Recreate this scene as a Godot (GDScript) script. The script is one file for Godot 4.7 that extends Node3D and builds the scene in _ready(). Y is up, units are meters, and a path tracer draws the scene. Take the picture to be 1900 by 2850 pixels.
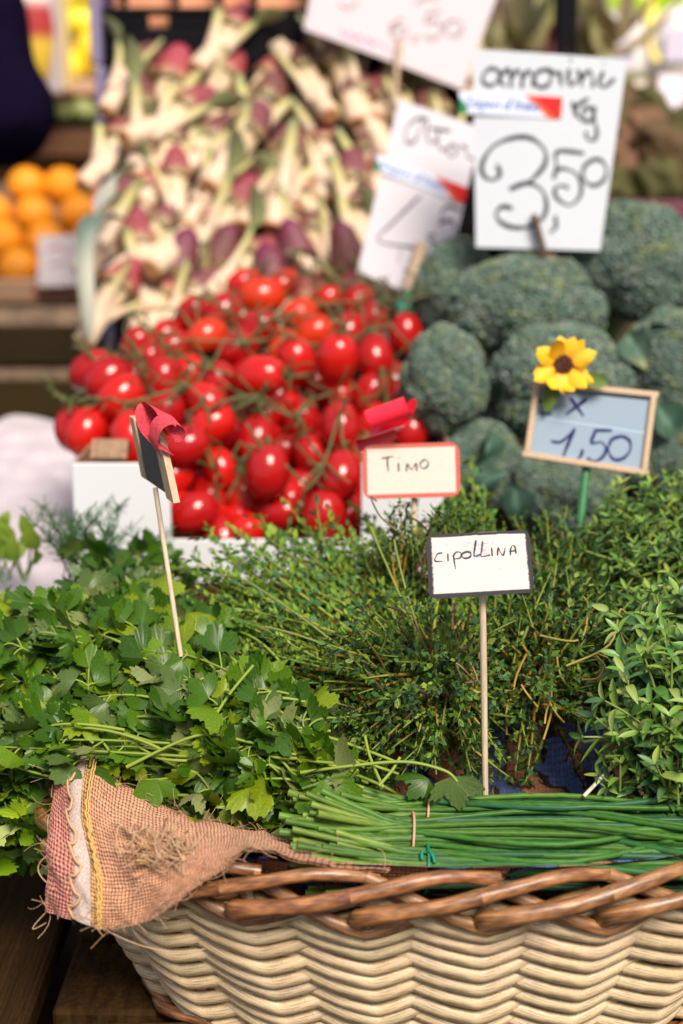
extends Node3D
# A market stall: an oval wicker basket of fresh herbs in front, vine tomatoes, broccoli and purple artichokes behind, citrus crates at the back.
# Units are metres, y is up; y = 0 is the top of the wooden deck that carries the basket. Colours given to mat() and in vertices are linear.

var rng := RandomNumberGenerator.new()
var taken := {}
var M := {}
const GROUND := -0.6


class Shape:
	var v := PackedVector3Array()
	var n := PackedVector3Array()
	var c := PackedColorArray()
	var t := PackedVector2Array()
	var f := PackedInt32Array()

	func vert(p: Vector3, nn: Vector3, col := Color.WHITE, uv := Vector2.ZERO) -> int:
		v.append(p); n.append(nn); c.append(col); t.append(uv)
		return v.size() - 1

	func poly(ps: Array, col := Color.WHITE, uvs := []) -> void:   # flat convex face, corners counter-clockwise seen from its front
		var nn: Vector3 = (ps[1] - ps[0]).cross(ps[2] - ps[0]).normalized()
		var k := v.size()
		for i in ps.size():
			vert(ps[i], nn, col, uvs[i] if uvs else Vector2.ZERO)
		for i in range(1, ps.size() - 1):
			f.append_array([k, k + i + 1, k + i])

	func tube(path: PackedVector3Array, radii: PackedFloat32Array, sides: int, cols: PackedColorArray, flat := 1.0, cap := true, vscale := 10.0) -> void:
		var m := path.size()
		var k0 := v.size()
		var x := Vector3.ZERO
		var along := 0.0
		for i in m:
			var d := (path[mini(i + 1, m - 1)] - path[maxi(i - 1, 0)]).normalized()
			if i == 0:
				x = d.cross(Vector3.UP if absf(d.y) < 0.9 else Vector3.RIGHT).normalized()
			else:
				x = (x - d * x.dot(d)).normalized()
				along += path[i].distance_to(path[i - 1])
			var y := d.cross(x)
			var r := radii[mini(i, radii.size() - 1)]
			var col := cols[mini(i, cols.size() - 1)]
			for k in sides:
				var a := TAU * k / sides
				var nn := x * cos(a) + y * sin(a)
				v.append(path[i] + x * cos(a) * r + y * sin(a) * r * flat); n.append(nn); c.append(col); t.append(Vector2(float(k) / sides, along * vscale))
		for i in m - 1:
			for k in sides:
				var a := k0 + i * sides + k
				var b := k0 + i * sides + (k + 1) % sides
				f.append_array([a, b + sides, b, a, a + sides, b + sides])
		if cap:
			for e in [0, m - 1]:
				var dd := (path[0] - path[1]).normalized() if e == 0 else (path[m - 1] - path[m - 2]).normalized()
				var mid := vert(path[e], dd, cols[mini(e, cols.size() - 1)], Vector2(0.5, 0.5))
				var first := v.size()
				for k in sides:
					vert(v[k0 + e * sides + k], dd, cols[mini(e, cols.size() - 1)], Vector2(0.5, 0.5))
				for k in sides:
					if e == 0:
						f.append_array([mid, first + k, first + (k + 1) % sides])
					else:
						f.append_array([mid, first + (k + 1) % sides, first + k])

	func grid(nu: int, nv: int, fn: Callable, col = null, us := 1.0, vs := 1.0) -> void:   # smooth sheet; its front is du x dv
		var k := v.size()
		for i in nu + 1:
			for j in nv + 1:
				var u := float(i) / nu
				var w := float(j) / nv
				vert(fn.call(u, w), Vector3.ZERO, col.call(u, w) if col != null else Color.WHITE, Vector2(u * us, w * vs))
		for i in nu:
			for j in nv:
				var a := k + i * (nv + 1) + j
				var d := a + nv + 1
				f.append_array([a, d + 1, d, a, a + 1, d + 1])
		smooth(k)

	func smooth(from := 0) -> void:
		for q in range(0, f.size(), 3):
			if f[q] >= from:
				var m := (v[f[q + 2]] - v[f[q]]).cross(v[f[q + 1]] - v[f[q]])
				n[f[q]] += m; n[f[q + 1]] += m; n[f[q + 2]] += m
		for q in range(from, n.size()):
			n[q] = n[q].normalized() if n[q].length_squared() > 0.0 else Vector3.UP

	func block(at: Vector3, size: Vector3, bev := 0.002, b := Basis.IDENTITY, col := Color.WHITE) -> void:   # a box with chamfered edges
		var h := size / 2
		var e := h - Vector3.ONE * minf(bev, minf(h.x, minf(h.y, h.z)) * 0.8)
		var p := func(s: Vector3, ax: int) -> Vector3:
			var q := e * s
			q[ax] = h[ax] * s[ax]
			return at + b * q
		for ax in 3:
			for s in [-1.0, 1.0]:
				var u := (ax + 1) % 3
				var w := (ax + 2) % 3
				var cs := []
				for k in [[-1.0, -1.0], [1.0, -1.0], [1.0, 1.0], [-1.0, 1.0]]:
					var q := Vector3.ZERO
					q[ax] = s; q[u] = k[0]; q[w] = k[1]
					cs.append(p.call(q, ax))
				if s < 0: cs.reverse()
				poly(cs, col)
			for s in [-1.0, 1.0]:            # the bevel strips between this axis and the next
				for r in [-1.0, 1.0]:
					var u := (ax + 1) % 3
					var w := (ax + 2) % 3
					var q := Vector3.ZERO
					q[ax] = s; q[u] = r; q[w] = -1.0
					var q2 := q
					q2[w] = 1.0
					var cs := [p.call(q, ax), p.call(q, u), p.call(q2, u), p.call(q2, ax)]
					if s * r < 0: cs.reverse()
					poly(cs, col)
		for s in 8:
			var q := Vector3(1.0 if s & 1 else -1.0, 1.0 if s & 2 else -1.0, 1.0 if s & 4 else -1.0)
			var cs := [p.call(q, 0), p.call(q, 1), p.call(q, 2)]
			if q.x * q.y * q.z < 0: cs.reverse()
			poly(cs, col)

	func face(dir: Vector3) -> void:      # turn a sheet over if its front looks away from dir
		var total := 0.0
		for q in range(0, f.size(), 3):
			total += (v[f[q + 2]] - v[f[q]]).cross(v[f[q + 1]] - v[f[q]]).dot(dir)
		if total < 0.0: flip()

	func flip() -> void:
		for q in range(0, f.size(), 3):
			var k := f[q]
			f[q] = f[q + 1]; f[q + 1] = k
		for q in n.size(): n[q] = -n[q]

	func lathe(prof: Array, segs: int, col = null, lobes := 0, depth := 0.0) -> void:   # profile of Vector2(radius, height), bottom to top
		grid(segs, prof.size() - 1, func(u: float, w: float) -> Vector3:
			var q: Vector2 = prof[roundi(w * (prof.size() - 1))]
			var r := q.x * (1.0 + depth * cos(u * TAU * lobes))
			return Vector3(r * cos(u * TAU), q.y, -r * sin(u * TAU)), col, 1.0, 1.0)

	func add(o: Shape, x: Transform3D, tint := Color.WHITE) -> void:
		var k := v.size()
		v.append_array(x * o.v)
		var b := x.basis.orthonormalized()
		for q in o.n: n.append(b * q)
		for q in o.c: c.append(q * tint)
		t.append_array(o.t)
		for q in o.f: f.append(q + k)

	func mesh() -> ArrayMesh:
		var a := []
		a.resize(Mesh.ARRAY_MAX)
		a[Mesh.ARRAY_VERTEX] = v; a[Mesh.ARRAY_NORMAL] = n; a[Mesh.ARRAY_COLOR] = c; a[Mesh.ARRAY_TEX_UV] = t; a[Mesh.ARRAY_INDEX] = f
		var m := ArrayMesh.new()
		m.add_surface_from_arrays(Mesh.PRIMITIVE_TRIANGLES, a)
		return m


func mat(called: String, lin: Color, rough := 0.6, opts := {}) -> StandardMaterial3D:
	var m := StandardMaterial3D.new()
	m.resource_name = called
	m.albedo_color = lin.linear_to_srgb()
	m.roughness = rough
	m.vertex_color_use_as_albedo = true
	for k in opts: m.set(k, opts[k])
	M[called] = m
	return m

func numbered(called: String) -> String:
	taken[called] = taken.get(called, -1) + 1
	return called if taken[called] == 0 else "%s_%03d" % [called, taken[called]]

func tag(o: Node3D, label: String, category: String, group := "", kind := "") -> Node3D:
	o.set_meta("label", label)
	o.set_meta("category", category)
	if group: o.set_meta("group", group)
	if kind: o.set_meta("kind", kind)
	return o

func thing(called: String, label: String, category: String, at := Vector3.ZERO, group := "") -> Node3D:
	var o := Node3D.new()
	o.name = numbered(called)
	o.position = at
	add_child(o)
	return tag(o, label, category, group)

func part(called: String, m: Mesh, material: Material, parent: Node3D, x := Transform3D.IDENTITY) -> MeshInstance3D:
	var o := MeshInstance3D.new()
	o.name = called
	o.mesh = m
	o.material_override = material
	o.transform = x
	parent.add_child(o, true)
	return o

func wpart(called: String, s: Shape, material: Material, root: Node3D) -> MeshInstance3D:   # a part whose shape is given in the scene's own axes
	return part(called, s.mesh(), material, root, Transform3D(Basis.IDENTITY, -root.position))

func struct(called: String, s: Shape, material: Material) -> MeshInstance3D:
	var o := part(called, s.mesh(), material, self)
	o.set_meta("kind", "structure")
	return o

func copies(called: String, m: Mesh, material: Material, parent: Node3D, places: Array, cols: Array = []) -> void:   # many small pieces as one part
	var mm := MultiMesh.new()
	mm.transform_format = MultiMesh.TRANSFORM_3D
	mm.use_colors = not cols.is_empty()
	mm.mesh = m
	mm.instance_count = places.size()
	for i in places.size():
		mm.set_instance_transform(i, places[i])
		if cols: mm.set_instance_color(i, cols[i])
	var o := MultiMeshInstance3D.new()
	o.name = called
	o.multimesh = mm
	o.material_override = material
	o.set_meta("kind", "stuff")
	parent.add_child(o, true)

func rnd(a: float, b: float) -> float: return rng.randf_range(a, b)
func rv(s: float) -> Vector3: return Vector3(rnd(-s, s), rnd(-s, s), rnd(-s, s))
func pick(a: Array): return a[rng.randi() % a.size()]
func shade(c: Color, s: float) -> Color:
	var k := 1.0 + rnd(-s, s)
	return Color(c.r * k * (1.0 + rnd(-s, s) * 0.3), c.g * k, c.b * k * (1.0 + rnd(-s, s) * 0.3))
func floats(a: Array) -> PackedFloat32Array: return PackedFloat32Array(a)
func cols(a: Array) -> PackedColorArray: return PackedColorArray(a)

func curve(ps: Array, steps: int) -> PackedVector3Array:   # smooth path through points
	var out := PackedVector3Array()
	var m := ps.size()
	for i in m - 1:
		for k in steps:
			out.append(ps[i].cubic_interpolate(ps[i + 1], ps[maxi(i - 1, 0)], ps[mini(i + 2, m - 1)], float(k) / steps))
	out.append(ps[m - 1])
	return out

func bez(a: Vector3, b: Vector3, c: Vector3, steps: int) -> PackedVector3Array:
	var out := PackedVector3Array()
	for i in steps + 1:
		var t := float(i) / steps
		out.append(a.lerp(b, t).lerp(b.lerp(c, t), t))
	return out

func aim(z: Vector3, up: Vector3) -> Basis:   # a basis whose z runs along the first vector and whose y leans to the second
	z = z.normalized()
	if absf(z.dot(up.normalized())) > 0.98: up = up + Vector3(0.3, 0.1, 0.4)
	var x := up.cross(z).normalized()
	return Basis(x, z.cross(x), z)

func ordinal(k: int) -> String:
	return ["first", "second", "third", "fourth", "fifth", "sixth", "seventh", "eighth", "ninth", "tenth", "eleventh", "twelfth", "thirteenth", "fourteenth", "fifteenth", "sixteenth", "seventeenth"][k]


# ---------------------------------------------------------------- textures and materials

func noise(seed_: int, freq: float, oct := 3) -> FastNoiseLite:
	var q := FastNoiseLite.new()
	q.seed = seed_
	q.frequency = freq
	q.fractal_octaves = oct
	return q

func paint(w: int, h: int, fn: Callable) -> ImageTexture:
	var im := Image.create(w, h, false, Image.FORMAT_RGB8)
	for y in h:
		for x in w:
			im.set_pixel(x, y, fn.call(x, y))
	return ImageTexture.create_from_image(im)

func grey(k: float) -> Color: return Color(k, k, k)

func make_materials() -> void:
	var n1 := noise(3, 0.02)
	var n2 := noise(7, 0.11)
	var wood := paint(256, 256, func(x, y):
		var g := n1.get_noise_2d(x * 6.0, y * 0.25) * 0.5 + n2.get_noise_2d(x * 3.0, y * 0.3) * 0.4
		var k := clampf(0.8 + g * 0.45 + n2.get_noise_2d(x, y) * 0.1, 0.25, 1.0)
		return Color(k, k * 0.97, k * 0.93))
	var willow := paint(128, 256, func(x, y):
		var k := 0.9 + n2.get_noise_2d(x * 4.0, y * 0.25) * 0.2
		if n2.get_noise_2d(x * 1.6 + 300, y * 0.9) > 0.52: k *= 0.6
		k *= 1.0 - 0.25 * smoothstep(0.1, 0.5, n1.get_noise_2d(x * 1.5, y * 0.6 + 99))
		return Color(clampf(k, 0, 1), clampf(k * 0.97, 0, 1), clampf(k * 0.92, 0, 1)))
	var mottled := paint(128, 256, func(x, y):
		var k := clampf(0.72 + n1.get_noise_2d(x * 1.2, y * 0.5) * 0.4 + n2.get_noise_2d(x * 2.0, y * 0.3) * 0.25, 0.35, 1.0)
		return Color(k, k * lerpf(0.82, 1.0, k), k * lerpf(0.7, 1.0, k)))
	var weave_height := func(x: float, y: float) -> float:
		var wob := n1.get_noise_2d(x * 0.6, y * 0.6) * 5.0
		var a := fposmod((x + wob + n2.get_noise_2d(x * 0.05, y * 0.8) * 2.0) / 16.0, 2.0)
		var b := fposmod((y + n1.get_noise_2d(y, x * 0.7) * 5.0) / 16.0, 2.0)
		var warp := sqrt(maxf(0.0, sin(fposmod(a, 1.0) * PI)))
		var weft := sqrt(maxf(0.0, sin(fposmod(b, 1.0) * PI)))
		var over := (int(a) + int(b)) % 2
		var lift := sin(fposmod(b if over else a, 1.0) * PI)
		return maxf(warp * (0.45 + 0.5 * lift * over), weft * (0.45 + 0.5 * lift * (1 - over)))
	var jute_h := paint(512, 512, func(x, y): return grey(clampf(weave_height.call(float(x), float(y)) + n2.get_noise_2d(x * 2.0, y * 2.0) * 0.12, 0, 1)))
	var jute_c := paint(512, 512, func(x, y):
		var h: float = weave_height.call(float(x), float(y))
		var fibre := n2.get_noise_2d(x * 2.3, y * 2.3) * 0.13 + n1.get_noise_2d(x * 0.7, y * 0.7) * 0.12
		var k := clampf((0.3 if h < 0.4 else 0.62 if h < 0.52 else 0.95) + fibre, 0, 1)
		return Color(k, k * 0.95, k * 0.9))
	var printed := paint(512, 256, func(x, y):
		# the printed side of the sack: blue stripe with dark outlines on pinkish jute
		var h: float = weave_height.call(float(x) * 2.0, float(y) * 2.0)
		var wob := n1.get_noise_2d(x * 0.8, y * 0.8) * 26.0
		var s := fposmod(x + wob + (y - 128) * (y - 128) * 0.004 + 40.0, 150.0)
		var col := Color(0.86, 0.58, 0.45)
		if s > 84 and s < 134: col = Color(0.4, 0.52, 0.78)
		if (s > 66 and s <= 84) or (s >= 134 and s < 141): col = Color(0.2, 0.14, 0.17)
		if absf(y - 96 - wob) < 16 and s < 60: col = Color(0.24, 0.38, 0.62)
		col = col.lerp(Color(0.8, 0.55, 0.42), clampf(n2.get_noise_2d(x, y) * 1.4 - 0.2, 0, 0.7))
		var k := clampf((0.66 if h < 0.42 else 1.0) + n2.get_noise_2d(x * 2.0, y * 2.0) * 0.15, 0, 1)
		return Color(col.r * k, col.g * k, col.b * k))
	var speck := paint(256, 256, func(x, y): return grey(clampf(0.85 + n2.get_noise_2d(x, y) * 0.3 + n1.get_noise_2d(x * 2.0, y * 2.0) * 0.2, 0, 1)))
	var pores := paint(128, 128, func(x, y): return grey(clampf(0.5 + noise_at(n2, x * 3.0, y * 3.0), 0, 1)))
	var leafy := paint(128, 128, func(x, y): return grey(clampf(0.86 + n2.get_noise_2d(x * 1.5, y * 1.5) * 0.35, 0, 1)))
	var tri := {"uv1_triplanar": true}
	mat("pale_willow", Color(0.78, 0.63, 0.42), 0.42, {"albedo_texture": willow, "heightmap_enabled": true, "heightmap_texture": willow, "heightmap_scale": 0.03, "clearcoat_enabled": true, "clearcoat": 0.25, "clearcoat_roughness": 0.3})
	mat("brown_willow", Color(0.52, 0.26, 0.1), 0.4, {"albedo_texture": mottled, "heightmap_enabled": true, "heightmap_texture": willow, "heightmap_scale": 0.04, "clearcoat_enabled": true, "clearcoat": 0.25, "clearcoat_roughness": 0.25})
	mat("deck_wood", Color(0.07, 0.037, 0.013), 0.9, {"metallic_specular": 0.2, "albedo_texture": wood, "uv1_triplanar": true, "uv1_scale": Vector3(3, 9, 16), "heightmap_enabled": true, "heightmap_texture": wood, "heightmap_scale": 0.1})
	mat("deck_wood_deep", Color(0.055, 0.029, 0.011), 0.9, {"metallic_specular": 0.2, "albedo_texture": wood, "uv1_triplanar": true, "uv1_scale": Vector3(16, 9, 3), "heightmap_enabled": true, "heightmap_texture": wood, "heightmap_scale": 0.1})
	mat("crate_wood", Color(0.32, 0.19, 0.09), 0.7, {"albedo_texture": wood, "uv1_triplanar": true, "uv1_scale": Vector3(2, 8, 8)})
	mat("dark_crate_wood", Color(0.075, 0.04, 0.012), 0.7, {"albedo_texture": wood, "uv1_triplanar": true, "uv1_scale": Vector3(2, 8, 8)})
	mat("card_wood", Color(0.78, 0.6, 0.42), 0.6, {"albedo_texture": wood, "uv1_triplanar": true, "uv1_scale": Vector3(60, 10, 60)})
	mat("skewer_wood", Color(0.92, 0.78, 0.6), 0.5, {"albedo_texture": wood, "uv1_triplanar": true, "uv1_scale": Vector3(80, 4, 80)})
	mat("dark_stick", Color(0.17, 0.095, 0.035), 0.7, {"albedo_texture": wood, "uv1_triplanar": true, "uv1_scale": Vector3(50, 6, 50)})
	mat("green_stick", Color(0.05, 0.26, 0.085), 0.45, {"albedo_texture": speck})
	mat("jute", Color(0.84, 0.46, 0.29), 0.95, {"albedo_texture": jute_c, "heightmap_enabled": true, "heightmap_texture": jute_h, "heightmap_scale": 0.14, "rim_enabled": true, "rim": 0.3, "rim_tint": 0.7})
	mat("pink_jute", Color(0.8, 0.34, 0.29), 0.95, {"albedo_texture": jute_c, "heightmap_enabled": true, "heightmap_texture": jute_h, "heightmap_scale": 0.16})
	mat("yellow_jute", Color(0.78, 0.47, 0.2), 0.95, {"albedo_texture": jute_c, "heightmap_enabled": true, "heightmap_texture": jute_h, "heightmap_scale": 0.14})
	mat("yellow_yarn", Color(0.62, 0.39, 0.11), 0.9)
	mat("white_linen", Color(0.72, 0.57, 0.49), 0.9, {"albedo_texture": speck, "uv1_scale": Vector3(3, 3, 3)})
	mat("printed_jute", Color(0.92, 0.88, 0.88), 0.95, {"albedo_texture": printed, "heightmap_enabled": true, "heightmap_texture": jute_h, "heightmap_scale": 0.1})
	mat("fibre", Color(0.5, 0.32, 0.19), 0.9)
	mat("tomato_red", Color(0.5, 0.008, 0.005), 0.17, {"metallic_specular": 0.5})
	mat("vine_green", Color(0.1, 0.115, 0.035), 0.6)
	mat("herb_leaf", Color(1, 1, 1), 0.45, {"metallic_specular": 0.3, "backlight_enabled": true, "backlight": Color(0.5, 0.5, 0.4)})
	mat("small_leaf", Color(1, 1, 1), 0.5, {"metallic_specular": 0.28, "backlight_enabled": true, "backlight": Color(0.35, 0.35, 0.28)})
	mat("glossy_leaf", Color(1, 1, 1), 0.36, {"metallic_specular": 0.38, "backlight_enabled": true, "backlight": Color(0.3, 0.3, 0.24)})
	mat("chive", Color(1, 1, 1), 0.42, {"metallic_specular": 0.32, "albedo_texture": leafy, "uv1_scale": Vector3(1, 0.6, 1)})
	mat("bud", Color(1, 1, 1), 0.7)
	mat("broccoli_stalk", Color(0.22, 0.3, 0.13), 0.6)
	mat("artichoke", Color(1, 1, 1), 0.55)
	mat("ribbon", Color(0.85, 0.012, 0.04), 0.22, {"clearcoat_enabled": true, "clearcoat": 0.6})
	mat("matt_ribbon", Color(0.85, 0.07, 0.1), 0.5, {"albedo_texture": speck, "backlight_enabled": true, "backlight": Color(0.4, 0.4, 0.4)})
	mat("slate", Color(0.075, 0.085, 0.1), 0.5, {"albedo_texture": speck, "uv1_triplanar": true, "uv1_scale": Vector3(30, 30, 30)})
	mat("band_pink", Color(0.62, 0.3, 0.2), 0.6)
	mat("band_green", Color(0.01, 0.2, 0.12), 0.4)
	mat("petal", Color(0.86, 0.5, 0.012), 0.6, {"backlight_enabled": true, "backlight": Color(0.4, 0.4, 0.3)})
	mat("flower_eye", Color(0.12, 0.03, 0.012), 0.9)
	mat("white_card", Color(0.66, 0.68, 0.7), 0.55)
	mat("kraft", Color(0.4, 0.24, 0.14), 0.85, {"albedo_texture": speck, "uv1_triplanar": true, "uv1_scale": Vector3(12, 12, 12)})
	mat("orange_peel", Color(0.95, 0.33, 0.004), 0.45, {"heightmap_enabled": true, "heightmap_texture": pores, "heightmap_scale": 0.05, "uv1_scale": Vector3(4, 2, 1)})
	mat("lemon_peel", Color(0.86, 0.6, 0.015), 0.45, {"heightmap_enabled": true, "heightmap_texture": pores, "heightmap_scale": 0.05, "uv1_scale": Vector3(4, 2, 1)})
	mat("black_plastic", Color(0.006, 0.006, 0.008), 0.6, {"metallic_specular": 0.2})
	mat("lilac_plastic", Color(0.24, 0.2, 0.34), 0.5)
	mat("salmon_paper", Color(0.8, 0.34, 0.18), 0.7)
	mat("navy_cloth", Color(0.007, 0.004, 0.02), 1.0, {"metallic_specular": 0.15, "albedo_texture": speck, "uv1_triplanar": true, "uv1_scale": Vector3(9, 9, 9)})
	mat("white_sheet", Color(0.54, 0.48, 0.51), 0.7, {"backlight_enabled": true, "backlight": Color(0.4, 0.4, 0.4)})
	mat("plain", Color(1, 1, 1), 0.7)
	mat("paving", Color(0.12, 0.11, 0.1), 0.85, {"albedo_texture": speck, "uv1_triplanar": true, "uv1_scale": Vector3(1.5, 1.5, 1.5)})
	mat("plaster", Color(0.3, 0.2, 0.13), 0.9, {"albedo_texture": speck, "uv1_triplanar": true, "uv1_scale": Vector3(0.8, 0.8, 0.8)})
	mat("clear_bag", Color(0.82, 0.78, 0.76), 0.35, {"backlight_enabled": true, "backlight": Color(0.6, 0.6, 0.6)})

func noise_at(q: FastNoiseLite, x: float, y: float) -> float: return q.get_noise_2d(x, y)

# ---------------------------------------------------------------- hand lettering

class Sheet:
	var im: Image
	var q: Array            # the drawing frame's four corners in sketch units: top left, top right, bottom right, bottom left
	var blot := 0.0

	func _init(w: int, h: int, base: Color, corners: Array) -> void:
		im = Image.create(w, h, false, Image.FORMAT_RGB8)
		im.fill(base)
		q = corners

	func place(p: Vector2) -> Vector2:      # sketch units to pixels
		var u := 0.5
		var v := 0.5
		for k in 6:
			var l: Vector2 = q[0].lerp(q[3], v)
			var r: Vector2 = q[1].lerp(q[2], v)
			u = (p.x - l.x) / (r.x - l.x)
			var t: Vector2 = q[0].lerp(q[1], u)
			var b: Vector2 = q[3].lerp(q[2], u)
			v = (p.y - t.y) / (b.y - t.y)
		return Vector2(u * im.get_width(), v * im.get_height())

	func dab(p: Vector2, r: float, col: Color, a := 1.0) -> void:
		for y in range(maxi(0, int(p.y - r - 1)), mini(im.get_height(), int(p.y + r + 2))):
			for x in range(maxi(0, int(p.x - r - 1)), mini(im.get_width(), int(p.x + r + 2))):
				var k := clampf(r - Vector2(x + 0.5, y + 0.5).distance_to(p) + 0.5, 0, 1) * a
				if k > 0.0: im.set_pixel(x, y, im.get_pixel(x, y).lerp(col, k))

	func pen(ps: Array, r: float, col: Color, closed := false) -> void:   # a stroke through points given in sketch units
		var m := ps.size()
		var pts := []
		for p in ps: pts.append(place(Vector2(p[0], p[1])))
		for i in (m if closed else m - 1):
			var a: Vector2 = pts[i]
			var b: Vector2 = pts[(i + 1) % m]
			var pre: Vector2 = pts[(i - 1 + m) % m] if closed or i > 0 else a
			var post: Vector2 = pts[(i + 2) % m] if closed or i + 2 < m else b
			var steps := maxi(2, int(a.distance_to(b) / maxf(1.0, r * 0.4)))
			for k in steps + 1:
				dab(a.cubic_interpolate(b, pre, post, float(k) / steps), r * (0.85 + 0.25 * sin(i * 2.1 + float(k) / steps * 3.0)), col)

	func tex() -> ImageTexture:
		return ImageTexture.create_from_image(im)


func _ready() -> void:
	rng.seed = 20
	# camera
	var cam := Camera3D.new()
	cam.name = "camera"
	cam.position = Vector3(0, 0.531, 0)
	cam.rotation_degrees = Vector3(-14, 0, 0)
	var lens := CameraAttributesPhysical.new()
	lens.frustum_focal_length = 33.33
	lens.exposure_aperture = 2.25
	lens.frustum_focus_distance = 0.95
	cam.attributes = lens
	cam.fov = 39.6
	cam.near = 0.05
	cam.far = 80.0
	add_child(cam)
	# sky, sun and exposure: a soft bright day
	var env := Environment.new()
	env.background_mode = Environment.BG_SKY
	var sky := ProceduralSkyMaterial.new()
	sky.sky_top_color = Color(0.78, 0.82, 0.9)
	sky.sky_horizon_color = Color(0.86, 0.86, 0.88)
	sky.ground_horizon_color = Color(0.4, 0.36, 0.33)
	sky.ground_bottom_color = Color(0.22, 0.2, 0.18)
	env.background_energy_multiplier = 0.44
	env.sky = Sky.new()
	env.sky.sky_material = sky
	env.tonemap_mode = Environment.TONE_MAPPER_LINEAR
	env.tonemap_exposure = 1.84
	env.sdfgi_enabled = true
	env.ssao_enabled = true
	env.ssil_enabled = true
	var around := WorldEnvironment.new()
	around.name = "surroundings"
	around.environment = env
	add_child(around)
	var sun := DirectionalLight3D.new()
	sun.name = "sun"
	sun.light_energy = 1.0
	sun.light_color = Color(1.0, 0.955, 0.9)
	sun.light_angular_distance = 24.0
	sun.shadow_enabled = true
	sun.rotation_degrees = Vector3(-48, 24, 0)
	add_child(sun)

	make_materials()
	build_setting()
	build_supports()
	build_basket()
	build_cloth()
	build_back_crates()
	build_artichokes()
	build_tomatoes()
	build_broccoli()
	build_coriander()
	build_thyme()
	build_savory()
	build_chives()
	build_signs()
	build_right_back()
	build_person()

# ---------------------------------------------------------------- setting

func build_setting() -> void:
	var g := Shape.new()
	g.poly([Vector3(-40, GROUND, 40), Vector3(40, GROUND, 40), Vector3(40, GROUND, -40), Vector3(-40, GROUND, -40)])
	struct("ground", g, M.paving)
	var w := thing("market_hall", "plastered brown hall wall behind the stalls", "building", Vector3(0, GROUND, -4.6))
	var s := Shape.new()
	s.block(Vector3(0, GROUND + 1.9, -4.7), Vector3(9, 3.8, 0.2), 0.01)
	wpart("wall", s, M.plaster, w)

func board(root: Node3D, called: String, material: Material, at: Vector3, size: Vector3, turn := Vector3.ZERO) -> void:
	var s := Shape.new()
	s.block(Vector3.ZERO, size, 0.003)
	part(called, s.mesh(), material, root, Transform3D(Basis.from_euler(turn), at - root.position))

func build_supports() -> void:
	var d := thing("wooden_deck", "dark weathered wooden deck of boards under the wicker basket", "stall deck", Vector3(0.1, GROUND, -0.95))
	for x in [-0.293, -0.458]:
		board(d, "plank", M.deck_wood_deep, Vector3(x, -0.048, -0.96), Vector3(0.16, 0.022, 0.62))
	var z := -0.902
	for k in 3:
		board(d, "plank", M.deck_wood, Vector3(0.207, -0.047 + (0.005 if k == 1 else 0.0), z - 0.098 * k), Vector3(0.81, 0.022, 0.09 - 0.004 * k), Vector3(0, 0.012 * (k - 1), 0))
	board(d, "plank", M.deck_wood, Vector3(0.2, -0.041, -0.79), Vector3(0.79, 0.026, 0.118), Vector3(0, 0.03, 0))
	for x in [-0.5, -0.12, 0.22, 0.6]:
		board(d, "bearer", M.deck_wood_deep, Vector3(x, -0.091, -0.94), Vector3(0.05, 0.06, 0.58))
	for x in [-0.48, 0.6]:
		for zz in [-0.7, -1.2]:
			board(d, "leg", M.deck_wood, Vector3(x, (GROUND - 0.121) / 2, zz), Vector3(0.06, -0.121 - GROUND, 0.06))
	board(d, "lower_shelf", M.dark_crate_wood, Vector3(0.06, -0.19, -0.94), Vector3(1.1, 0.02, 0.6))
	for x in [-0.5, 0.62]: board(d, "side_board", M.dark_crate_wood, Vector3(x, -0.12, -0.94), Vector3(0.02, 0.14, 0.6))
	var r := thing("wooden_riser", "wooden riser table behind the basket under the tomatoes and broccoli", "riser table", Vector3(0.2, GROUND, -1.45))
	for k in 6:
		board(r, "plank", M.deck_wood, Vector3(0.22, 0.141, -1.19 - 0.105 * k), Vector3(1.14, 0.02, 0.1))
	for x in [-0.32, 0.74]:
		for zz in [-1.17, -1.7]:
			board(r, "leg", M.deck_wood, Vector3(x, (GROUND + 0.131) / 2, zz), Vector3(0.06, 0.131 - GROUND, 0.06))
	board(r, "apron", M.deck_wood, Vector3(0.21, 0.09, -1.138), Vector3(1.1, 0.08, 0.02))

# ---------------------------------------------------------------- basket

const STAKES := 17
const FOOT := -0.034
var ring_table := PackedFloat32Array()
const MIDDLE := Vector3(0.07, 0, -0.9)

func oval(ph: float, h: float, off := 0.0) -> Vector3:      # h 0 at the base, 1 at the rim
	var a := lerpf(0.192, 0.268, h) + off
	var b := lerpf(0.085, 0.128, h) + off
	var cs := cos(ph)
	var sn := sin(ph)
	return MIDDLE + Vector3(a * signf(cs) * pow(absf(cs), 0.87), 0, b * signf(sn) * pow(absf(sn), 0.87))

func angle_at(s: float) -> float:      # s counts stakes round the basket
	if ring_table.is_empty():
		var len := PackedFloat32Array([0.0])
		for k in 720:
			len.append(len[k] + oval(TAU * k / 720, 0.7).distance_to(oval(TAU * (k + 1) / 720, 0.7)))
		var at := 0
		for k in STAKES * 16 + 1:
			var want := len[720] * k / (STAKES * 16)
			while at < 719 and len[at + 1] < want: at += 1
			ring_table.append(TAU * (at + (want - len[at]) / maxf(1e-6, len[at + 1] - len[at])) / 720)
	var q := fposmod(s, STAKES) * 16
	var i := int(q)
	return lerpf(ring_table[i], ring_table[i + 1], q - i)

func wall(s: float, y: float, off := 0.0) -> Vector3:
	var p := oval(angle_at(-s), (y - FOOT) / (0.115 - FOOT), off)
	p.y = y
	return p

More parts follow.
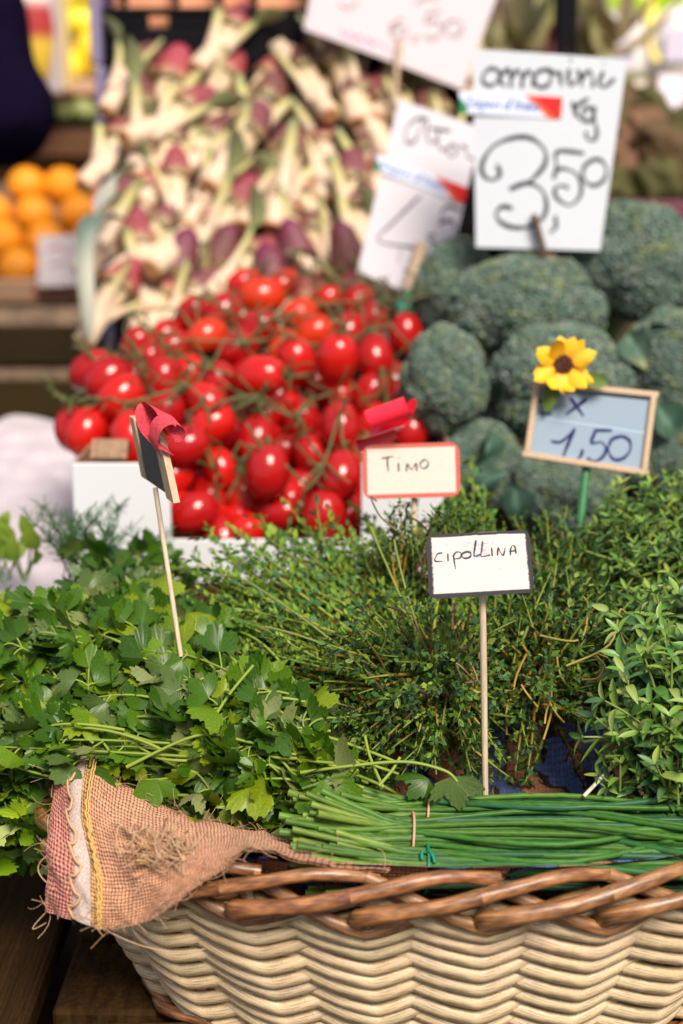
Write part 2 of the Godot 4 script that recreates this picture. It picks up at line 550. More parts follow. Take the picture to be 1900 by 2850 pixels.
func build_basket() -> void:
	var b := thing("wicker_basket", "oval wicker basket of pale willow with a glossy brown plaited rim", "basket", MIDDLE)
	for k in STAKES:
		var s := Shape.new()
		s.tube(PackedVector3Array([wall(k, FOOT + 0.004), wall(k, 0.04), wall(k, 0.098)]), floats([0.004]), 6, cols([Color(0.8, 0.75, 0.7)]))
		wpart("stake", s, M.pale_willow, b)
	for row in 9:
		for k in STAKES:
			var odd := k % 2
			var y0 := FOOT + 0.012 + 0.0117 * row + 0.0058 * odd
			var path := PackedVector3Array()
			var rr := PackedFloat32Array()
			var r0 := rnd(0.0044, 0.0055)
			var j1 := rnd(-0.0014, 0.0014)
			for i in 21:
				var uu := -1.0 + 2.0 * i / 20
				var u := 1.02 * signf(uu) * pow(absf(uu), 1.35)
				var out := cos(PI * clampf((u + 0.1) * (1.0 if u > -0.1 else 0.95), -1, 1))
				var tri := absf(u)
				tri = sqrt(tri * tri + 0.0008)
				path.append(wall(k + u, y0 - 0.005 + 0.0185 * tri + j1, 0.0068 * out))
				rr.append(r0 * (1.0 - 0.12 * u))
			var s := Shape.new()
			var tone := shade(Color(1, 1, 1), 0.2)
			s.tube(path, rr, 7, cols([tone]), 1.0, true, 9.0)
			wpart("weaving_rod", s, M.pale_willow, b)
	for k in STAKES:                     # a brown row under the border
		var path := PackedVector3Array()
		for i in 15:
			var u := -1.0 + 2.0 * i / 14
			path.append(wall(k + u, 0.0735 + (0.03 if u < 0 else 0.016) * sqrt(u * u + 0.003) + (0.004 if k % 2 else 0.0), 0.009 * cos(PI * clampf(u + 0.12, -1, 1)) + 0.001))
		var s := Shape.new()
		s.tube(path, floats([0.0046]), 8, cols([shade(Color.WHITE, 0.3)]))
		wpart("brown_weaving_rod", s, M.brown_willow, b)
	for k in STAKES:                     # the border: each rod turns down out of the rim and runs over its neighbours
		var j := rnd(-0.0012, 0.0012)
		var path := curve([wall(k + 0.03, 0.074, 0.002), wall(k - 0.05, 0.086, 0.0105), wall(k + 0.1, 0.0925 + j, 0.0165), wall(k + 0.6, 0.099 + j, 0.015), wall(k + 1.1, 0.107 + j, 0.008), wall(k + 1.6, 0.112, -0.001), wall(k + 2.1, 0.106, -0.009)], 5)
		var rr := PackedFloat32Array()
		var ph := rnd(0, TAU)
		var fat := rnd(0.9, 1.08)
		for i in path.size(): rr.append(lerpf(0.0059, 0.004, float(i) / path.size()) * fat * (1.0 + 0.05 * sin(i * 0.9 + ph) + 0.03 * sin(i * 2.3 + ph)))
		var s := Shape.new()
		s.tube(path, rr, 9, cols([shade(Color(1.2, 1.15, 1.1), 0.35)]))
		wpart("rim_rod", s, M.brown_willow, b)
	for k in 2:                          # the foot
		var path := PackedVector3Array()
		for i in 65: path.append(wall(STAKES * i / 64.0, FOOT + 0.0055 + 0.0035 * sin(i * 0.98 + k * PI), 0.0085 + 0.003 * cos(i * 0.98 + k * PI)))
		var s := Shape.new()
		s.tube(path, floats([0.0048]), 7, cols([Color(0.8, 0.75, 0.7)]), 1.0, false)
		wpart("foot_rod", s, M.brown_willow, b)
	var f := Shape.new()
	f.grid(40, 6, func(u, w):
		var p := oval(-TAU * u, 0.0)
		p = MIDDLE.lerp(p, w)
		p.y = FOOT + 0.006
		return p)
	wpart("basket_floor", f, M.pale_willow, b)

# ---------------------------------------------------------------- jute sack

func patch(rows: Array, u: float, w: float) -> Vector3:   # smooth sheet through rows of four points
	var m := rows.size()
	var q := u * (m - 1)
	var i := mini(int(q), m - 2)
	var col := []
	for k in 4:
		col.append(rows[i][k].cubic_interpolate(rows[i + 1][k], rows[maxi(i - 1, 0)][k], rows[mini(i + 2, m - 1)][k], q - i))
	var z := w * 3
	var j := mini(int(z), 2)
	return col[j].cubic_interpolate(col[j + 1], col[maxi(j - 1, 0)], col[mini(j + 2, 3)], z - j)

func build_cloth() -> void:
	var c := thing("jute_sack", "frayed jute sack lining the basket and folded over its left rim", "sack", MIDDLE)
	var n1 := noise(11, 9.0)
	var liner := Shape.new()
	liner.grid(72, 20, func(u, w):
		var ph: float = -TAU * u
		var p := MIDDLE.lerp(oval(ph, 0.98, -0.012), w)
		var up := smoothstep(0.72, 1.0, w)
		p.y = lerpf(0.077, 0.1135, up) + n1.get_noise_2d(p.x * 3.0, p.z * 3.0) * 0.006 * (1.0 - up * 0.6)
		return p)
	for i in liner.v.size(): liner.t[i] = Vector2(liner.v[i].x / 0.18, liner.v[i].z / 0.09)
	wpart("printed_lining", liner, M.printed_jute, c)
	var rows := [
		[Vector3(-0.1977, 0.1366, -0.924), Vector3(-0.1908, 0.1251, -0.8779), Vector3(-0.1829, 0.1064, -0.8217), Vector3(-0.1826, 0.072, -0.8059)],
		[Vector3(-0.1836, 0.135, -0.9113), Vector3(-0.1772, 0.1276, -0.8527), Vector3(-0.1657, 0.1072, -0.8002), Vector3(-0.1637, 0.0776, -0.7877)],
		[Vector3(-0.1656, 0.132, -0.8961), Vector3(-0.1576, 0.1272, -0.8269), Vector3(-0.1445, 0.1034, -0.788), Vector3(-0.1414, 0.0777, -0.7754)],
		[Vector3(-0.1381, 0.12, -0.8787), Vector3(-0.1307, 0.1267, -0.8082), Vector3(-0.118, 0.1121, -0.7747), Vector3(-0.1181, 0.0876, -0.7655)],
		[Vector3(-0.1105, 0.1104, -0.8691), Vector3(-0.1019, 0.1242, -0.8014), Vector3(-0.0953, 0.1218, -0.7699), Vector3(-0.0995, 0.1017, -0.7607)],
		[Vector3(-0.0817, 0.1057, -0.8627), Vector3(-0.0765, 0.1176, -0.8204), Vector3(-0.0749, 0.1243, -0.787), Vector3(-0.0779, 0.1163, -0.7706)],
		[Vector3(-0.0552, 0.1038, -0.852), Vector3(-0.0528, 0.114, -0.8215), Vector3(-0.0522, 0.1221, -0.7947), Vector3(-0.0552, 0.1252, -0.7831)],
		[Vector3(-0.0234, 0.103, -0.8311), Vector3(-0.0222, 0.1114, -0.8085), Vector3(-0.0218, 0.1171, -0.7914), Vector3(-0.0226, 0.1186, -0.7835)],
		[Vector3(0.0317, 0.1033, -0.8127), Vector3(0.0311, 0.1094, -0.7977), Vector3(0.0297, 0.1126, -0.7882), Vector3(0.0279, 0.114, -0.7824)]]
	var at := func(u: float, w: float, lift := 0.0) -> Vector3:
		var p := patch(rows, u, w)
		var q := patch(rows, minf(u + 0.01, 1.0), w) - patch(rows, maxf(u - 0.01, 0.0), w)
		var r := patch(rows, u, minf(w + 0.01, 1.0)) - patch(rows, u, maxf(w - 0.01, 0.0))
		var nn := r.cross(q).normalized()
		return p + nn * (lift + n1.get_noise_2d(p.x * 4.0 + 5.0, p.y * 4.0) * 0.0035 + n1.get_noise_2d(p.x * 1.6, p.y * 1.6 + 3.0) * 0.004)
	var sheet := func(called: String, m: Material, u0: float, u1: float, nu: int, lift: float, su: float, sv: float) -> void:
		var s := Shape.new()
		s.grid(nu, 40, func(u, w): return at.call(lerpf(u0, u1, w), u, lift) if false else at.call(lerpf(u0, u1, u), w, lift))
		for i in s.n.size(): s.n[i] = -s.n[i]
		for i in range(0, s.f.size(), 3):
			var k := s.f[i]
			s.f[i] = s.f[i + 1]; s.f[i + 1] = k
		var under := s.v.size()                                  # the cloth's other face, 1.5 mm below, and its edge
		for i in under:
			s.vert(s.v[i] - s.n[i] * 0.0015, -s.n[i], s.c[i], s.t[i])
		for i in range(0, s.f.size(), 3): s.f.append_array([s.f[i] + under, s.f[i + 2] + under, s.f[i + 1] + under])
		for i in s.t.size(): s.t[i] = Vector2(s.t[i].x * su, s.t[i].y * sv)
		wpart(called, s, m, c)
	sheet.call("folded_flap", M.jute, 0.225, 1.0, 60, 0.0, 2.4, 1.4)
	sheet.call("yellow_border", M.yellow_jute, 0.2, 0.24, 6, 0.0008, 0.12, 1.4)
	sheet.call("white_strip", M.white_linen, 0.11, 0.215, 10, 0.0006, 0.5, 1.5)
	sheet.call("pink_hem", M.pink_jute, 0.0, 0.13, 10, 0.003, 0.3, 1.4)
	for k in 2:                                                # yellow stitching threads
		var path := PackedVector3Array()
		for i in 61: path.append(at.call(0.232 + 0.009 * k + 0.0015 * sin(i * 2.0 + k), i / 60.0, 0.0035 + 0.0008 * sin(i * 2.1 + k)))
		var s := Shape.new()
		s.tube(path, floats([0.0006]), 5, cols([shade(Color.WHITE, 0.2)]))
		wpart("yellow_stitching", s, M.yellow_yarn, c)
	var loops := Shape.new()                                   # a pale chain stitch beside the hem
	var path := PackedVector3Array()
	for i in 160:
		var q := i / 159.0
		path.append(at.call(0.14 + 0.02 * sin(q * 38.0), q * 0.95 + 0.012 * cos(q * 76.0), 0.003))
	loops.tube(path, floats([0.0009]), 5, cols([Color(1.1, 1.0, 0.9)]))
	wpart("chain_stitch", loops, M.fibre, c)
	var fr := Shape.new()                                      # frayed fibres at the hem, the edges and round the worn hole
	for i in 520:
		var u := rnd(0.0, 1.0)
		var w := 0.0
		var kind := rng.randi() % 6
		if kind == 0: u = rnd(0.0, 0.02); w = rnd(0, 1)
		elif kind == 1: u = rnd(0.0, 0.9); w = rnd(0.0, 0.04)
		elif kind == 2: u = rnd(0.2, 0.8); w = rnd(0.95, 1.0)
		elif kind == 3: u = rnd(0.36, 0.53); w = rnd(0.34, 0.62)
		elif kind == 4: w = rnd(0, 1)
		else: u = rnd(0.0, 0.03); w = rnd(0.0, 0.06)
		var p: Vector3 = at.call(u, w, 0.001)
		var l := 0.02 if kind in [0, 1, 5] else 0.014
		var a := p + rv(l * 0.5) + Vector3(0, 0.003, 0.003)
		var e := a + rv(l * 0.6)
		fr.tube(bez(p, a, e, 5), floats([0.00022 if kind != 3 else 0.0005]), 3, cols([shade(Color(1.0, 0.95, 0.9), 0.3)]), 1.0, false)
	for q in [[Vector3(-0.182, 0.107, -0.8146), Vector3(-0.1994, 0.0957, -0.819), Vector3(-0.1836, 0.09, -0.8073)], [Vector3(-0.182, 0.1017, -0.8133), Vector3(-0.1961, 0.1254, -0.8573), Vector3(-0.1842, 0.1133, -0.844)], [Vector3(-0.1445, 0.0788, -0.7736), Vector3(-0.1129, 0.0546, -0.7779), Vector3(-0.0836, 0.0611, -0.7795)], [Vector3(-0.182, 0.0754, -0.8037), Vector3(-0.205, 0.0502, -0.8077), Vector3(-0.185, 0.0662, -0.8013)], [Vector3(-0.1952, 0.136, -0.9218), Vector3(-0.2062, 0.1453, -0.919), Vector3(-0.1857, 0.1443, -0.9136)]]:
		fr.tube(bez(q[0], q[1], q[2], 12), floats([0.0004]), 4, cols([Color(1.1, 1.1, 1.1)]), 1.0, false)
	var o := wpart("frayed_fibres", fr, M.fibre, c)
	o.set_meta("kind", "stuff")
	for i in 44:                                               # the worn hole: loose curled yarns
		var p: Vector3 = at.call(rnd(0.37, 0.52), rnd(0.36, 0.6), 0.002)
		var s := Shape.new()
		var q := p + rv(0.012) + Vector3(0, 0, 0.002)
		s.tube(curve([p, p + rv(0.008) + Vector3(0, 0, 0.003), q, q + rv(0.009)], 5), floats([0.0008, 0.0007, 0.0005]), 5, cols([shade(Color(1.35, 1.15, 0.95), 0.35)]))
		wpart("loose_yarn", s, M.fibre, c)


# ---------------------------------------------------------------- herbs

func coriander_leaf(kind: int) -> ArrayMesh:      # a lobed, toothed blade 1 unit long, along z, its upper side to y
	var s := Shape.new()
	var ph := kind * 1.7
	var cup := [0.65, -0.6, 0.25, -0.9, 0.95, -0.15][kind % 6] as float
	var twist := [0.35, -0.4, 0.6, -0.2, 0.3, -0.7][kind % 6] as float
	var rays := 76
	var rings := [0.0, 0.3, 0.55, 0.8, 1.0]
	var span := 1.5
	for i in rays + 1:
		var th := lerpf(-span, span, float(i) / rays)
		var lobe := 0.0
		var vein := 0.0
		for q in [-0.95, 0.0, 0.95]:
			lobe = maxf(lobe, exp(-pow((th - q - 0.1 * sin(ph + q * 2.0)) / 0.4, 2)))
			vein = maxf(vein, exp(-pow((th - q) / 0.035, 2)))
		for q in [-1.25, -0.62, -0.3, 0.3, 0.62, 1.25]: vein = maxf(vein, 0.6 * exp(-pow((th - q) / 0.03, 2)))
		var tooth := 0.105 * (1.0 - 2.0 * absf(fposmod(th * 4.6 + 0.5, 1.0) - 0.5)) * (1.0 + 0.4 * sin(th * 4.0 + ph))
		var r := 0.5 + 0.37 * lobe + tooth + 0.05 * sin(th * 1.5 + ph)
		r *= lerpf(1.0, 0.85, smoothstep(1.1, 1.5, absf(th)))
		for k in rings.size():
			var t: float = rings[k]
			var x := sin(th) * r * t
			var z := cos(th) * r * t
			var y := cup * (x * x + 0.5 * z * z) + twist * x * z + 0.09 * sin(th * 4.0 + ph) * t * t - 0.012 * vein * t
			var tone := 1.0 + 0.38 * vein * (1.0 - t * 0.5)
			s.vert(Vector3(x, y, z), Vector3.ZERO, Color(tone, tone * 0.98, tone), Vector2(float(i) / rays, t))
	var m := rings.size()
	for i in rays:
		for k in m - 1:
			var a := i * m + k
			s.f.append_array([a, a + m, a + m + 1, a, a + m + 1, a + 1])
	s.smooth()
	for i in s.n.size():
		if s.n[i].y < 0.0: s.n[i] = -s.n[i]
	var fixed := PackedInt32Array()
	for i in range(0, s.f.size(), 3):
		var q := (s.v[s.f[i + 2]] - s.v[s.f[i]]).cross(s.v[s.f[i + 1]] - s.v[s.f[i]])
		if q.y >= 0.0: fixed.append_array([s.f[i], s.f[i + 1], s.f[i + 2]])
		else: fixed.append_array([s.f[i], s.f[i + 2], s.f[i + 1]])
	s.f = fixed
	return s.mesh()

func blade(len: float, width: float, bend: float, fold: float, base: Color, tip: Color) -> Shape:   # a plain oval leaf along z
	var s := Shape.new()
	var m := 5
	for i in m + 1:
		var t := float(i) / m
		var w := width * (pow(sin(PI * pow(t, 0.85)), 0.75) * 0.96 + 0.04) * 0.5
		if i == m: w = width * 0.03
		for k in 3:
			var x := (k - 1) * w
			s.vert(Vector3(x, bend * len * t * t + absf(k - 1.0) * fold * w, len * t * (1.0 - 0.2 * absf(bend) * t)), Vector3.ZERO, base.lerp(tip, t) * (1.12 if k == 1 else 1.0))
	for i in m:
		for k in 2:
			var a := i * 3 + k
			s.f.append_array([a, a + 1, a + 4, a, a + 4, a + 3])
	var fixed := PackedInt32Array()
	for i in range(0, s.f.size(), 3):
		var q := (s.v[s.f[i + 2]] - s.v[s.f[i]]).cross(s.v[s.f[i + 1]] - s.v[s.f[i]])
		fixed.append_array([s.f[i], s.f[i + 1], s.f[i + 2]] if q.y >= 0 else [s.f[i], s.f[i + 2], s.f[i + 1]])
	s.f = fixed
	s.smooth()
	return s

var leaf_mats := []

func build_coriander() -> void:
	var leaves := []
	for k in 6: leaves.append(coriander_leaf(k))
	var greens := [Color(0.12, 0.26, 0.012), Color(0.08, 0.2, 0.012), Color(0.18, 0.33, 0.012), Color(0.055, 0.15, 0.014), Color(0.3, 0.42, 0.016), Color(0.13, 0.22, 0.05), Color(0.3, 0.36, 0.12), Color(0.065, 0.17, 0.014)]
	for i in greens.size():
		leaf_mats.append(mat("coriander_green" if i == 0 else "coriander_green_%d" % i, greens[i], 0.36 if i != 6 else 0.55, {"metallic_specular": 0.42, "backlight_enabled": true, "backlight": Color(0.75, 0.8, 0.4), "albedo_texture": M.white_linen.albedo_texture, "uv1_scale": Vector3(2, 2, 2)}))
	var stem_m := mat("coriander_stem", Color(0.21, 0.29, 0.03), 0.6, {"backlight_enabled": true, "backlight": Color(0.2, 0.2, 0.1)})
	# each bunch: label, where its cut ends lie, the corners of the heap's upper face (back left, back right, front left, front right), sprigs
	var bunches := [
		["fresh coriander bunch whose leaves spill over the left end of the basket", Vector3(-0.0247, 0.1294, -0.8893), Vector3(-0.279, 0.1947, -1.0292), Vector3(-0.1501, 0.2059, -1.032), Vector3(-0.2539, 0.1237, -0.8878), Vector3(-0.1386, 0.1372, -0.886), 88],
		["coriander bunch in the middle of the heap, under the chalkboard stake", Vector3(0.0048, 0.1281, -0.8992), Vector3(-0.1898, 0.2043, -1.0316), Vector3(-0.0857, 0.1852, -1.0062), Vector3(-0.159, 0.1258, -0.8832), Vector3(-0.0428, 0.1627, -0.9079), 88],
		["coriander bunch with pale cut stems lying against the chives", Vector3(0.0224, 0.1287, -0.8942), Vector3(-0.0949, 0.1679, -0.9607), Vector3(-0.0318, 0.1632, -0.9389), Vector3(-0.1042, 0.1204, -0.8613), Vector3(0.0104, 0.1294, -0.8686), 88],
		["coriander bunch along the top of the heap, left of the chalkboard stake", Vector3(-0.0824, 0.1558, -0.9577), Vector3(-0.2699, 0.201, -1.0205), Vector3(-0.1258, 0.2137, -1.0236), Vector3(-0.2522, 0.1572, -0.9374), Vector3(-0.1114, 0.1632, -0.9389), 88],
		["coriander sprigs hanging down behind the sack's pink hem at the far left", Vector3(-0.2136, 0.1376, -0.9531), Vector3(-0.2666, 0.1679, -0.9607), Vector3(-0.2073, 0.1558, -0.9577), Vector3(-0.2588, 0.0727, -0.9061), Vector3(-0.2144, 0.0822, -0.9136), 46],
		["darker bunch of flat parsley behind the coriander, in front of the white box", Vector3(-0.127, 0.1726, -1.0855), Vector3(-0.2145, 0.1965, -1.1533), Vector3(-0.141, 0.2001, -1.1542), Vector3(-0.2208, 0.1855, -1.0682), Vector3(-0.1111, 0.1855, -1.0682), 42]]
	for q in bunches:
		var root := thing("parsley_bunch" if q[6] == 42 else "coriander_bunch", q[0], "herb bunch", q[1], "bunches of leafy herbs in the basket")
		var n_up := ((q[3] - q[2]) as Vector3).cross(q[4] - q[2]).normalized()
		if n_up.y < 0: n_up = -n_up
		for k in q[6]:
			var u := rnd(0, 1)
			var w := rnd(0, 1)
			var tip: Vector3 = (q[2] as Vector3).lerp(q[3], u).lerp((q[4] as Vector3).lerp(q[5], u), w)
			var deep := pow(rnd(0, 1), 1.3) * 0.045
			tip += n_up * (0.022 * sin(PI * w) * sin(PI * u) - deep + 0.008) + rv(0.006)
			var foot: Vector3 = q[1] + Vector3(rnd(-0.03, 0.015), rnd(-0.012, 0.012), rnd(-0.012, 0.02))
			if k % 6: foot = foot.lerp(tip, rnd(0.45, 0.75)) + rv(0.02) - n_up * 0.012
			var far := foot.distance_to(tip)
			var path := bez(foot, foot.lerp(tip, 0.55) + n_up * (0.012 - deep * 0.5) + rv(0.016), tip, 9)
			var st := Shape.new()
			st.tube(path, floats([0.0012, 0.0012, 0.0011, 0.001, 0.001, 0.0009, 0.0009, 0.0008, 0.0007, 0.0006]), 5, cols([shade(Color(1.0, 1.0, 1.0), 0.3)]))
			var d := (path[9] - path[8]).normalized()
			var side := d.cross(n_up).normalized()
			var set := []
			for j in 3:
				var a := [0.0, 0.9, -0.9][j] as float + rnd(-0.25, 0.25)
				var dir := (d * cos(a) + side * sin(a) + n_up * rnd(-0.5, 0.25) + Vector3(0, 0, 0.25)).normalized()
				var at := path[9] if j == 0 else path[8]
				var stalk := at + dir * rnd(0.004, 0.01)
				st.tube(PackedVector3Array([at, at.lerp(stalk, 0.5) + n_up * 0.001, stalk]), floats([0.0007]), 4, cols([Color(1, 1, 1)]), 1.0, false)
				set.append([stalk, dir])
			if far > 0.1 and k % 3 == 0:
				var dir = (side * pick([-1.0, 1.0]) + d * 0.5 + n_up * 0.5).normalized()
				set.append([path[6] + dir * 0.012, dir])
				st.tube(PackedVector3Array([path[6], path[6] + dir * 0.012]), floats([0.0007]), 4, cols([Color(1, 1, 1)]), 1.0, false)
			var sp := wpart("sprig", st, stem_m, root)
			for e in set:
				var size := rnd(0.015, 0.0245) if q[6] != 42 else rnd(0.015, 0.022)
				var nn: Vector3 = (n_up + rv(0.8) + Vector3(-0.1, 0.3, 0.35)).normalized()
				var bs := aim(e[1], nn).scaled_local(Vector3(size * rnd(0.85, 1.1), size * rnd(0.6, 1.2), size))
				var mi := rng.randi() % 8
				if mi == 6 and rnd(0, 1) < 0.4: mi = 1
				if q[6] == 42: mi = pick([1, 3, 7, 5, 6])
				part("leaf", pick(leaves), leaf_mats[mi], sp, Transform3D(bs, e[0]))
		var places := []
		var tints := []
		var places2 := []
		for k in 560:
			var u := rnd(-0.05, 1.05)
			var w := rnd(-0.05, 1.15)
			var p: Vector3 = (q[2] as Vector3).lerp(q[3], u).lerp((q[4] as Vector3).lerp(q[5], u), w) - n_up * rnd(0.022, 0.085)
			if p.y < 0.09 and p.x > -0.19: p.y = 0.09
			(places if k % 2 else places2).append(Transform3D(aim(rv(1.0) + Vector3(0, 0, 0.4), n_up + rv(0.9)).scaled(Vector3.ONE * rnd(0.014, 0.021)), p - root.position))
			if k % 2: tints.append(shade(pick(greens), 0.15))
		copies("inner_leaves", leaves[2], M.herb_leaf, root, places, tints)
		copies("inner_leaves", leaves[4], M.herb_leaf, root, places2, tints)
	# long pale stalks that lie across the heap, and cut ends at its right
	var stalks: Node3D = get_node("coriander_bunch_002")
	for e in [[Vector3(-0.1429, 0.1379, -0.8759), Vector3(-0.0966, 0.1581, -0.881), Vector3(-0.0647, 0.1556, -0.8783), Vector3(-0.0242, 0.1461, -0.8728), Vector3(0.0075, 0.1372, -0.8706)], [Vector3(-0.0859, 0.1655, -0.8931), Vector3(-0.0746, 0.1807, -0.9021), Vector3(-0.0597, 0.1967, -0.9112)], [Vector3(-0.0582, 0.1457, -0.8882), Vector3(-0.0541, 0.1665, -0.8985), Vector3(-0.0425, 0.1746, -0.9057), Vector3(-0.0249, 0.1707, -0.9099)], [Vector3(-0.0549, 0.1752, -0.9161), Vector3(-0.0366, 0.1617, -0.9025), Vector3(-0.0216, 0.1499, -0.8892)], [Vector3(-0.0269, 0.1385, -0.8658), Vector3(0.0046, 0.1447, -0.8622), Vector3(0.0416, 0.1475, -0.8628), Vector3(0.0672, 0.1419, -0.8615), Vector3(0.0757, 0.135, -0.8597)], [Vector3(0.0272, 0.133, -0.8541), Vector3(0.019, 0.1461, -0.8728), Vector3(0.0157, 0.1561, -0.8856)], [Vector3(0.0243, 0.1344, -0.8544), Vector3(0.033, 0.1419, -0.8615), Vector3(0.0384, 0.1482, -0.8682)]]:
		var s := Shape.new()
		s.tube(curve(e, 6), floats([0.0014, 0.0013, 0.0012, 0.0011]), 6, cols([shade(Color(1.9, 1.55, 1.2), 0.12)]))
		wpart("long_stalk", s, stem_m, stalks)
	for k in 20:
		var p: Vector3 = Vector3(-0.0041, 0.135, -0.8803) + Vector3(rnd(-0.045, 0.03), rnd(-0.016, 0.012), rnd(-0.01, 0.012))
		var e := p + Vector3(rnd(0.012, 0.035), rnd(-0.012, 0.006), rnd(-0.004, 0.012))
		var s := Shape.new()
		s.tube(bez(p - Vector3(0.03, -0.006, 0.01), p, e, 5), floats([rnd(0.001, 0.0016)]), 6, cols([shade(Color(1.6, 1.35, 1.1), 0.3)]))
		wpart("cut_stalk", s, stem_m, stalks)
	for e in [[Vector3(0.0715, 0.1378, -0.8604), Vector3(0.2, -0.9, 0.2), 0.022], [Vector3(0.0575, 0.1343, -0.8647), Vector3(-0.4, -0.2, 0.5), 0.02], [Vector3(-0.122, 0.1322, -0.8693), Vector3(0, -0.9, 0.3), 0.02], [Vector3(-0.0702, 0.1406, -0.8714), Vector3(0.5, -0.3, 0.4), 0.028], [Vector3(-0.0111, 0.1364, -0.8601), Vector3(0.2, -0.5, 0.5), 0.03]]:
		part("leaf", pick(leaves), pick(leaf_mats), stalks, Transform3D(aim(e[1], Vector3(0, 0.5, 0.9) + rv(0.3)).scaled(Vector3.ONE * e[2]), e[0] - stalks.position))
	# a fern-like dill tuft and blurred greens at the far left
	var dill := thing("dill_bunch", "feathery dill tuft at the left corner of the white tomato box", "herb bunch", Vector3(-0.2145, 0.1858, -1.1507))
	for k in 26:
		var foot: Vector3 = Vector3(-0.2145, 0.1858, -1.1507) + Vector3(rnd(-0.02, 0.03), 0, rnd(-0.015, 0.015))
		var tip := foot + Vector3(rnd(-0.045, 0.05), rnd(0.03, 0.058), rnd(-0.02, 0.02))
		var s := Shape.new()
		var path := bez(foot, foot.lerp(tip, 0.5) + Vector3(0, 0.012, 0), tip, 6)
		s.tube(path, floats([0.0007, 0.0006, 0.0005, 0.0005, 0.0004, 0.0003, 0.0003]), 3, cols([Color(0.06, 0.14, 0.05)]), 1.0, false)
		for j in 46:
			var p := path[2 + rng.randi() % 5]
			s.tube(PackedVector3Array([p, p + (tip - foot).normalized() * 0.005 + rv(0.008)]), floats([0.00035]), 3, cols([shade(Color(0.07, 0.16, 0.06), 0.3)]), 1.0, false)
		wpart("frond", s, M.small_leaf, dill)
	var far_left := thing("leafy_stems", "dark green leafy stems at the left edge beside the white sheet", "herb bunch", Vector3(-0.2923, 0.1714, -1.1986))
	for k in 22:
		var p: Vector3 = Vector3(-0.2923, 0.1714, -1.1986) + Vector3(rnd(-0.03, 0.02), 0, rnd(-0.02, 0.02))
		var tip := p + Vector3(rnd(-0.02, 0.02), rnd(0.02, 0.034), rnd(-0.01, 0.01))
		var s := Shape.new()
		s.tube(PackedVector3Array([p, tip]), floats([0.001]), 4, cols([Color(0.1, 0.2, 0.03)]))
		s.add(blade(0.024, 0.013, -0.2, 0.2, Color(0.1, 0.17, 0.02), Color(0.14, 0.2, 0.02)), Transform3D(aim(tip - p + rv(0.02), Vector3(0, 0.4, 1)), tip))
		wpart("stem", s, M.small_leaf, far_left)

func thyme_sprig(kind: int, length: float) -> ArrayMesh:      # along z
	var s := Shape.new()
	var side := Vector3(sin(kind * 2.4), cos(kind * 2.4), 0)
	var path := bez(Vector3.ZERO, Vector3(0, 0, length * 0.5) + side * length * rnd(0.02, 0.14), Vector3(side.y, -side.x, 0) * length * rnd(-0.08, 0.08) + Vector3(0, 0, length), 14)
	var woody: Color = [Color(0.28, 0.28, 0.05), Color(0.38, 0.22, 0.045), Color(0.24, 0.32, 0.06), Color(0.42, 0.24, 0.04), Color(0.14, 0.08, 0.045)][kind % 5]
	var green := Color(0.2, 0.26, 0.05)
	var cc := PackedColorArray()
	for i in 15: cc.append(woody.lerp(green, smoothstep(0.4, 1.0, i / 14.0)))
	s.tube(path, floats([0.0014, 0.0014, 0.0013, 0.0013, 0.0012, 0.0012, 0.0011, 0.001, 0.001, 0.0009, 0.0008, 0.0007, 0.0006, 0.0005, 0.0004]), 4, cc, 1.0, false)
	var tones := [Color(0.055, 0.125, 0.03), Color(0.085, 0.17, 0.028), Color(0.045, 0.095, 0.042), Color(0.14, 0.225, 0.03)]
	if length > 0.1: tones = [Color(0.075, 0.175, 0.032), Color(0.125, 0.235, 0.03), Color(0.058, 0.13, 0.05), Color(0.19, 0.3, 0.035)]
	var node := 0.0
	var z := length * 0.2
	while z < length:
		var q := z / length * 14
		var i := mini(int(q), 13)
		var p := path[i].lerp(path[i + 1], q - i)
		var d := (path[i + 1] - path[i]).normalized()
		node += PI / 2 + rnd(-0.3, 0.3)
		for e in 2:
			var a := node + PI * e
			var o := Vector3(cos(a), sin(a), 0)
			for j in rng.randi_range(2, 4):
				var dir := (o * rnd(0.5, 1.0) + d * rnd(0.3, 1.0) + rv(0.3)).normalized()
				var t: Color = shade(pick(tones), 0.25)
				if rnd(0, 1) < 0.06: t = Color(0.22, 0.28, 0.05)
				var l := rnd(0.0042, 0.0075) * (1.0 if j == 0 else 0.8)
				var f := Shape.new()                       # a small folded diamond-shaped blade
				var w := l * rnd(0.24, 0.34)
				for v3 in [Vector3.ZERO, Vector3(-w, 0.15 * w, l * 0.4), Vector3(0, -0.1 * w, l * 0.45), Vector3(w, 0.15 * w, l * 0.4), Vector3(-w * 0.5, 0.1 * w, l * 0.8), Vector3(w * 0.5, 0.1 * w, l * 0.8), Vector3(0, -0.25 * w, l)]:
					f.vert(v3, Vector3.UP, t)
				f.f.append_array([0, 2, 1, 0, 3, 2, 1, 2, 4, 2, 3, 5, 4, 2, 6, 2, 5, 6])
				s.add(f, Transform3D(aim(dir, d + rv(0.4)), p + o * 0.0006 + dir * rnd(0.0, 0.003) * j))
		z += rnd(0.0045, 0.0075) * (1.25 if length > 0.1 else 1.0)
	return s.mesh()

func place_sprig(m: Mesh, root: Node3D, foot: Vector3, tip: Vector3, length: float, material: Material, called := "sprig") -> void:
	var k := foot.distance_to(tip) / length
	part(called, m, material, root, Transform3D(aim(tip - foot, rv(1.0)).scaled_local(Vector3(clampf(k, 0.8, 1.2), clampf(k, 0.8, 1.2), k)), foot - root.position))

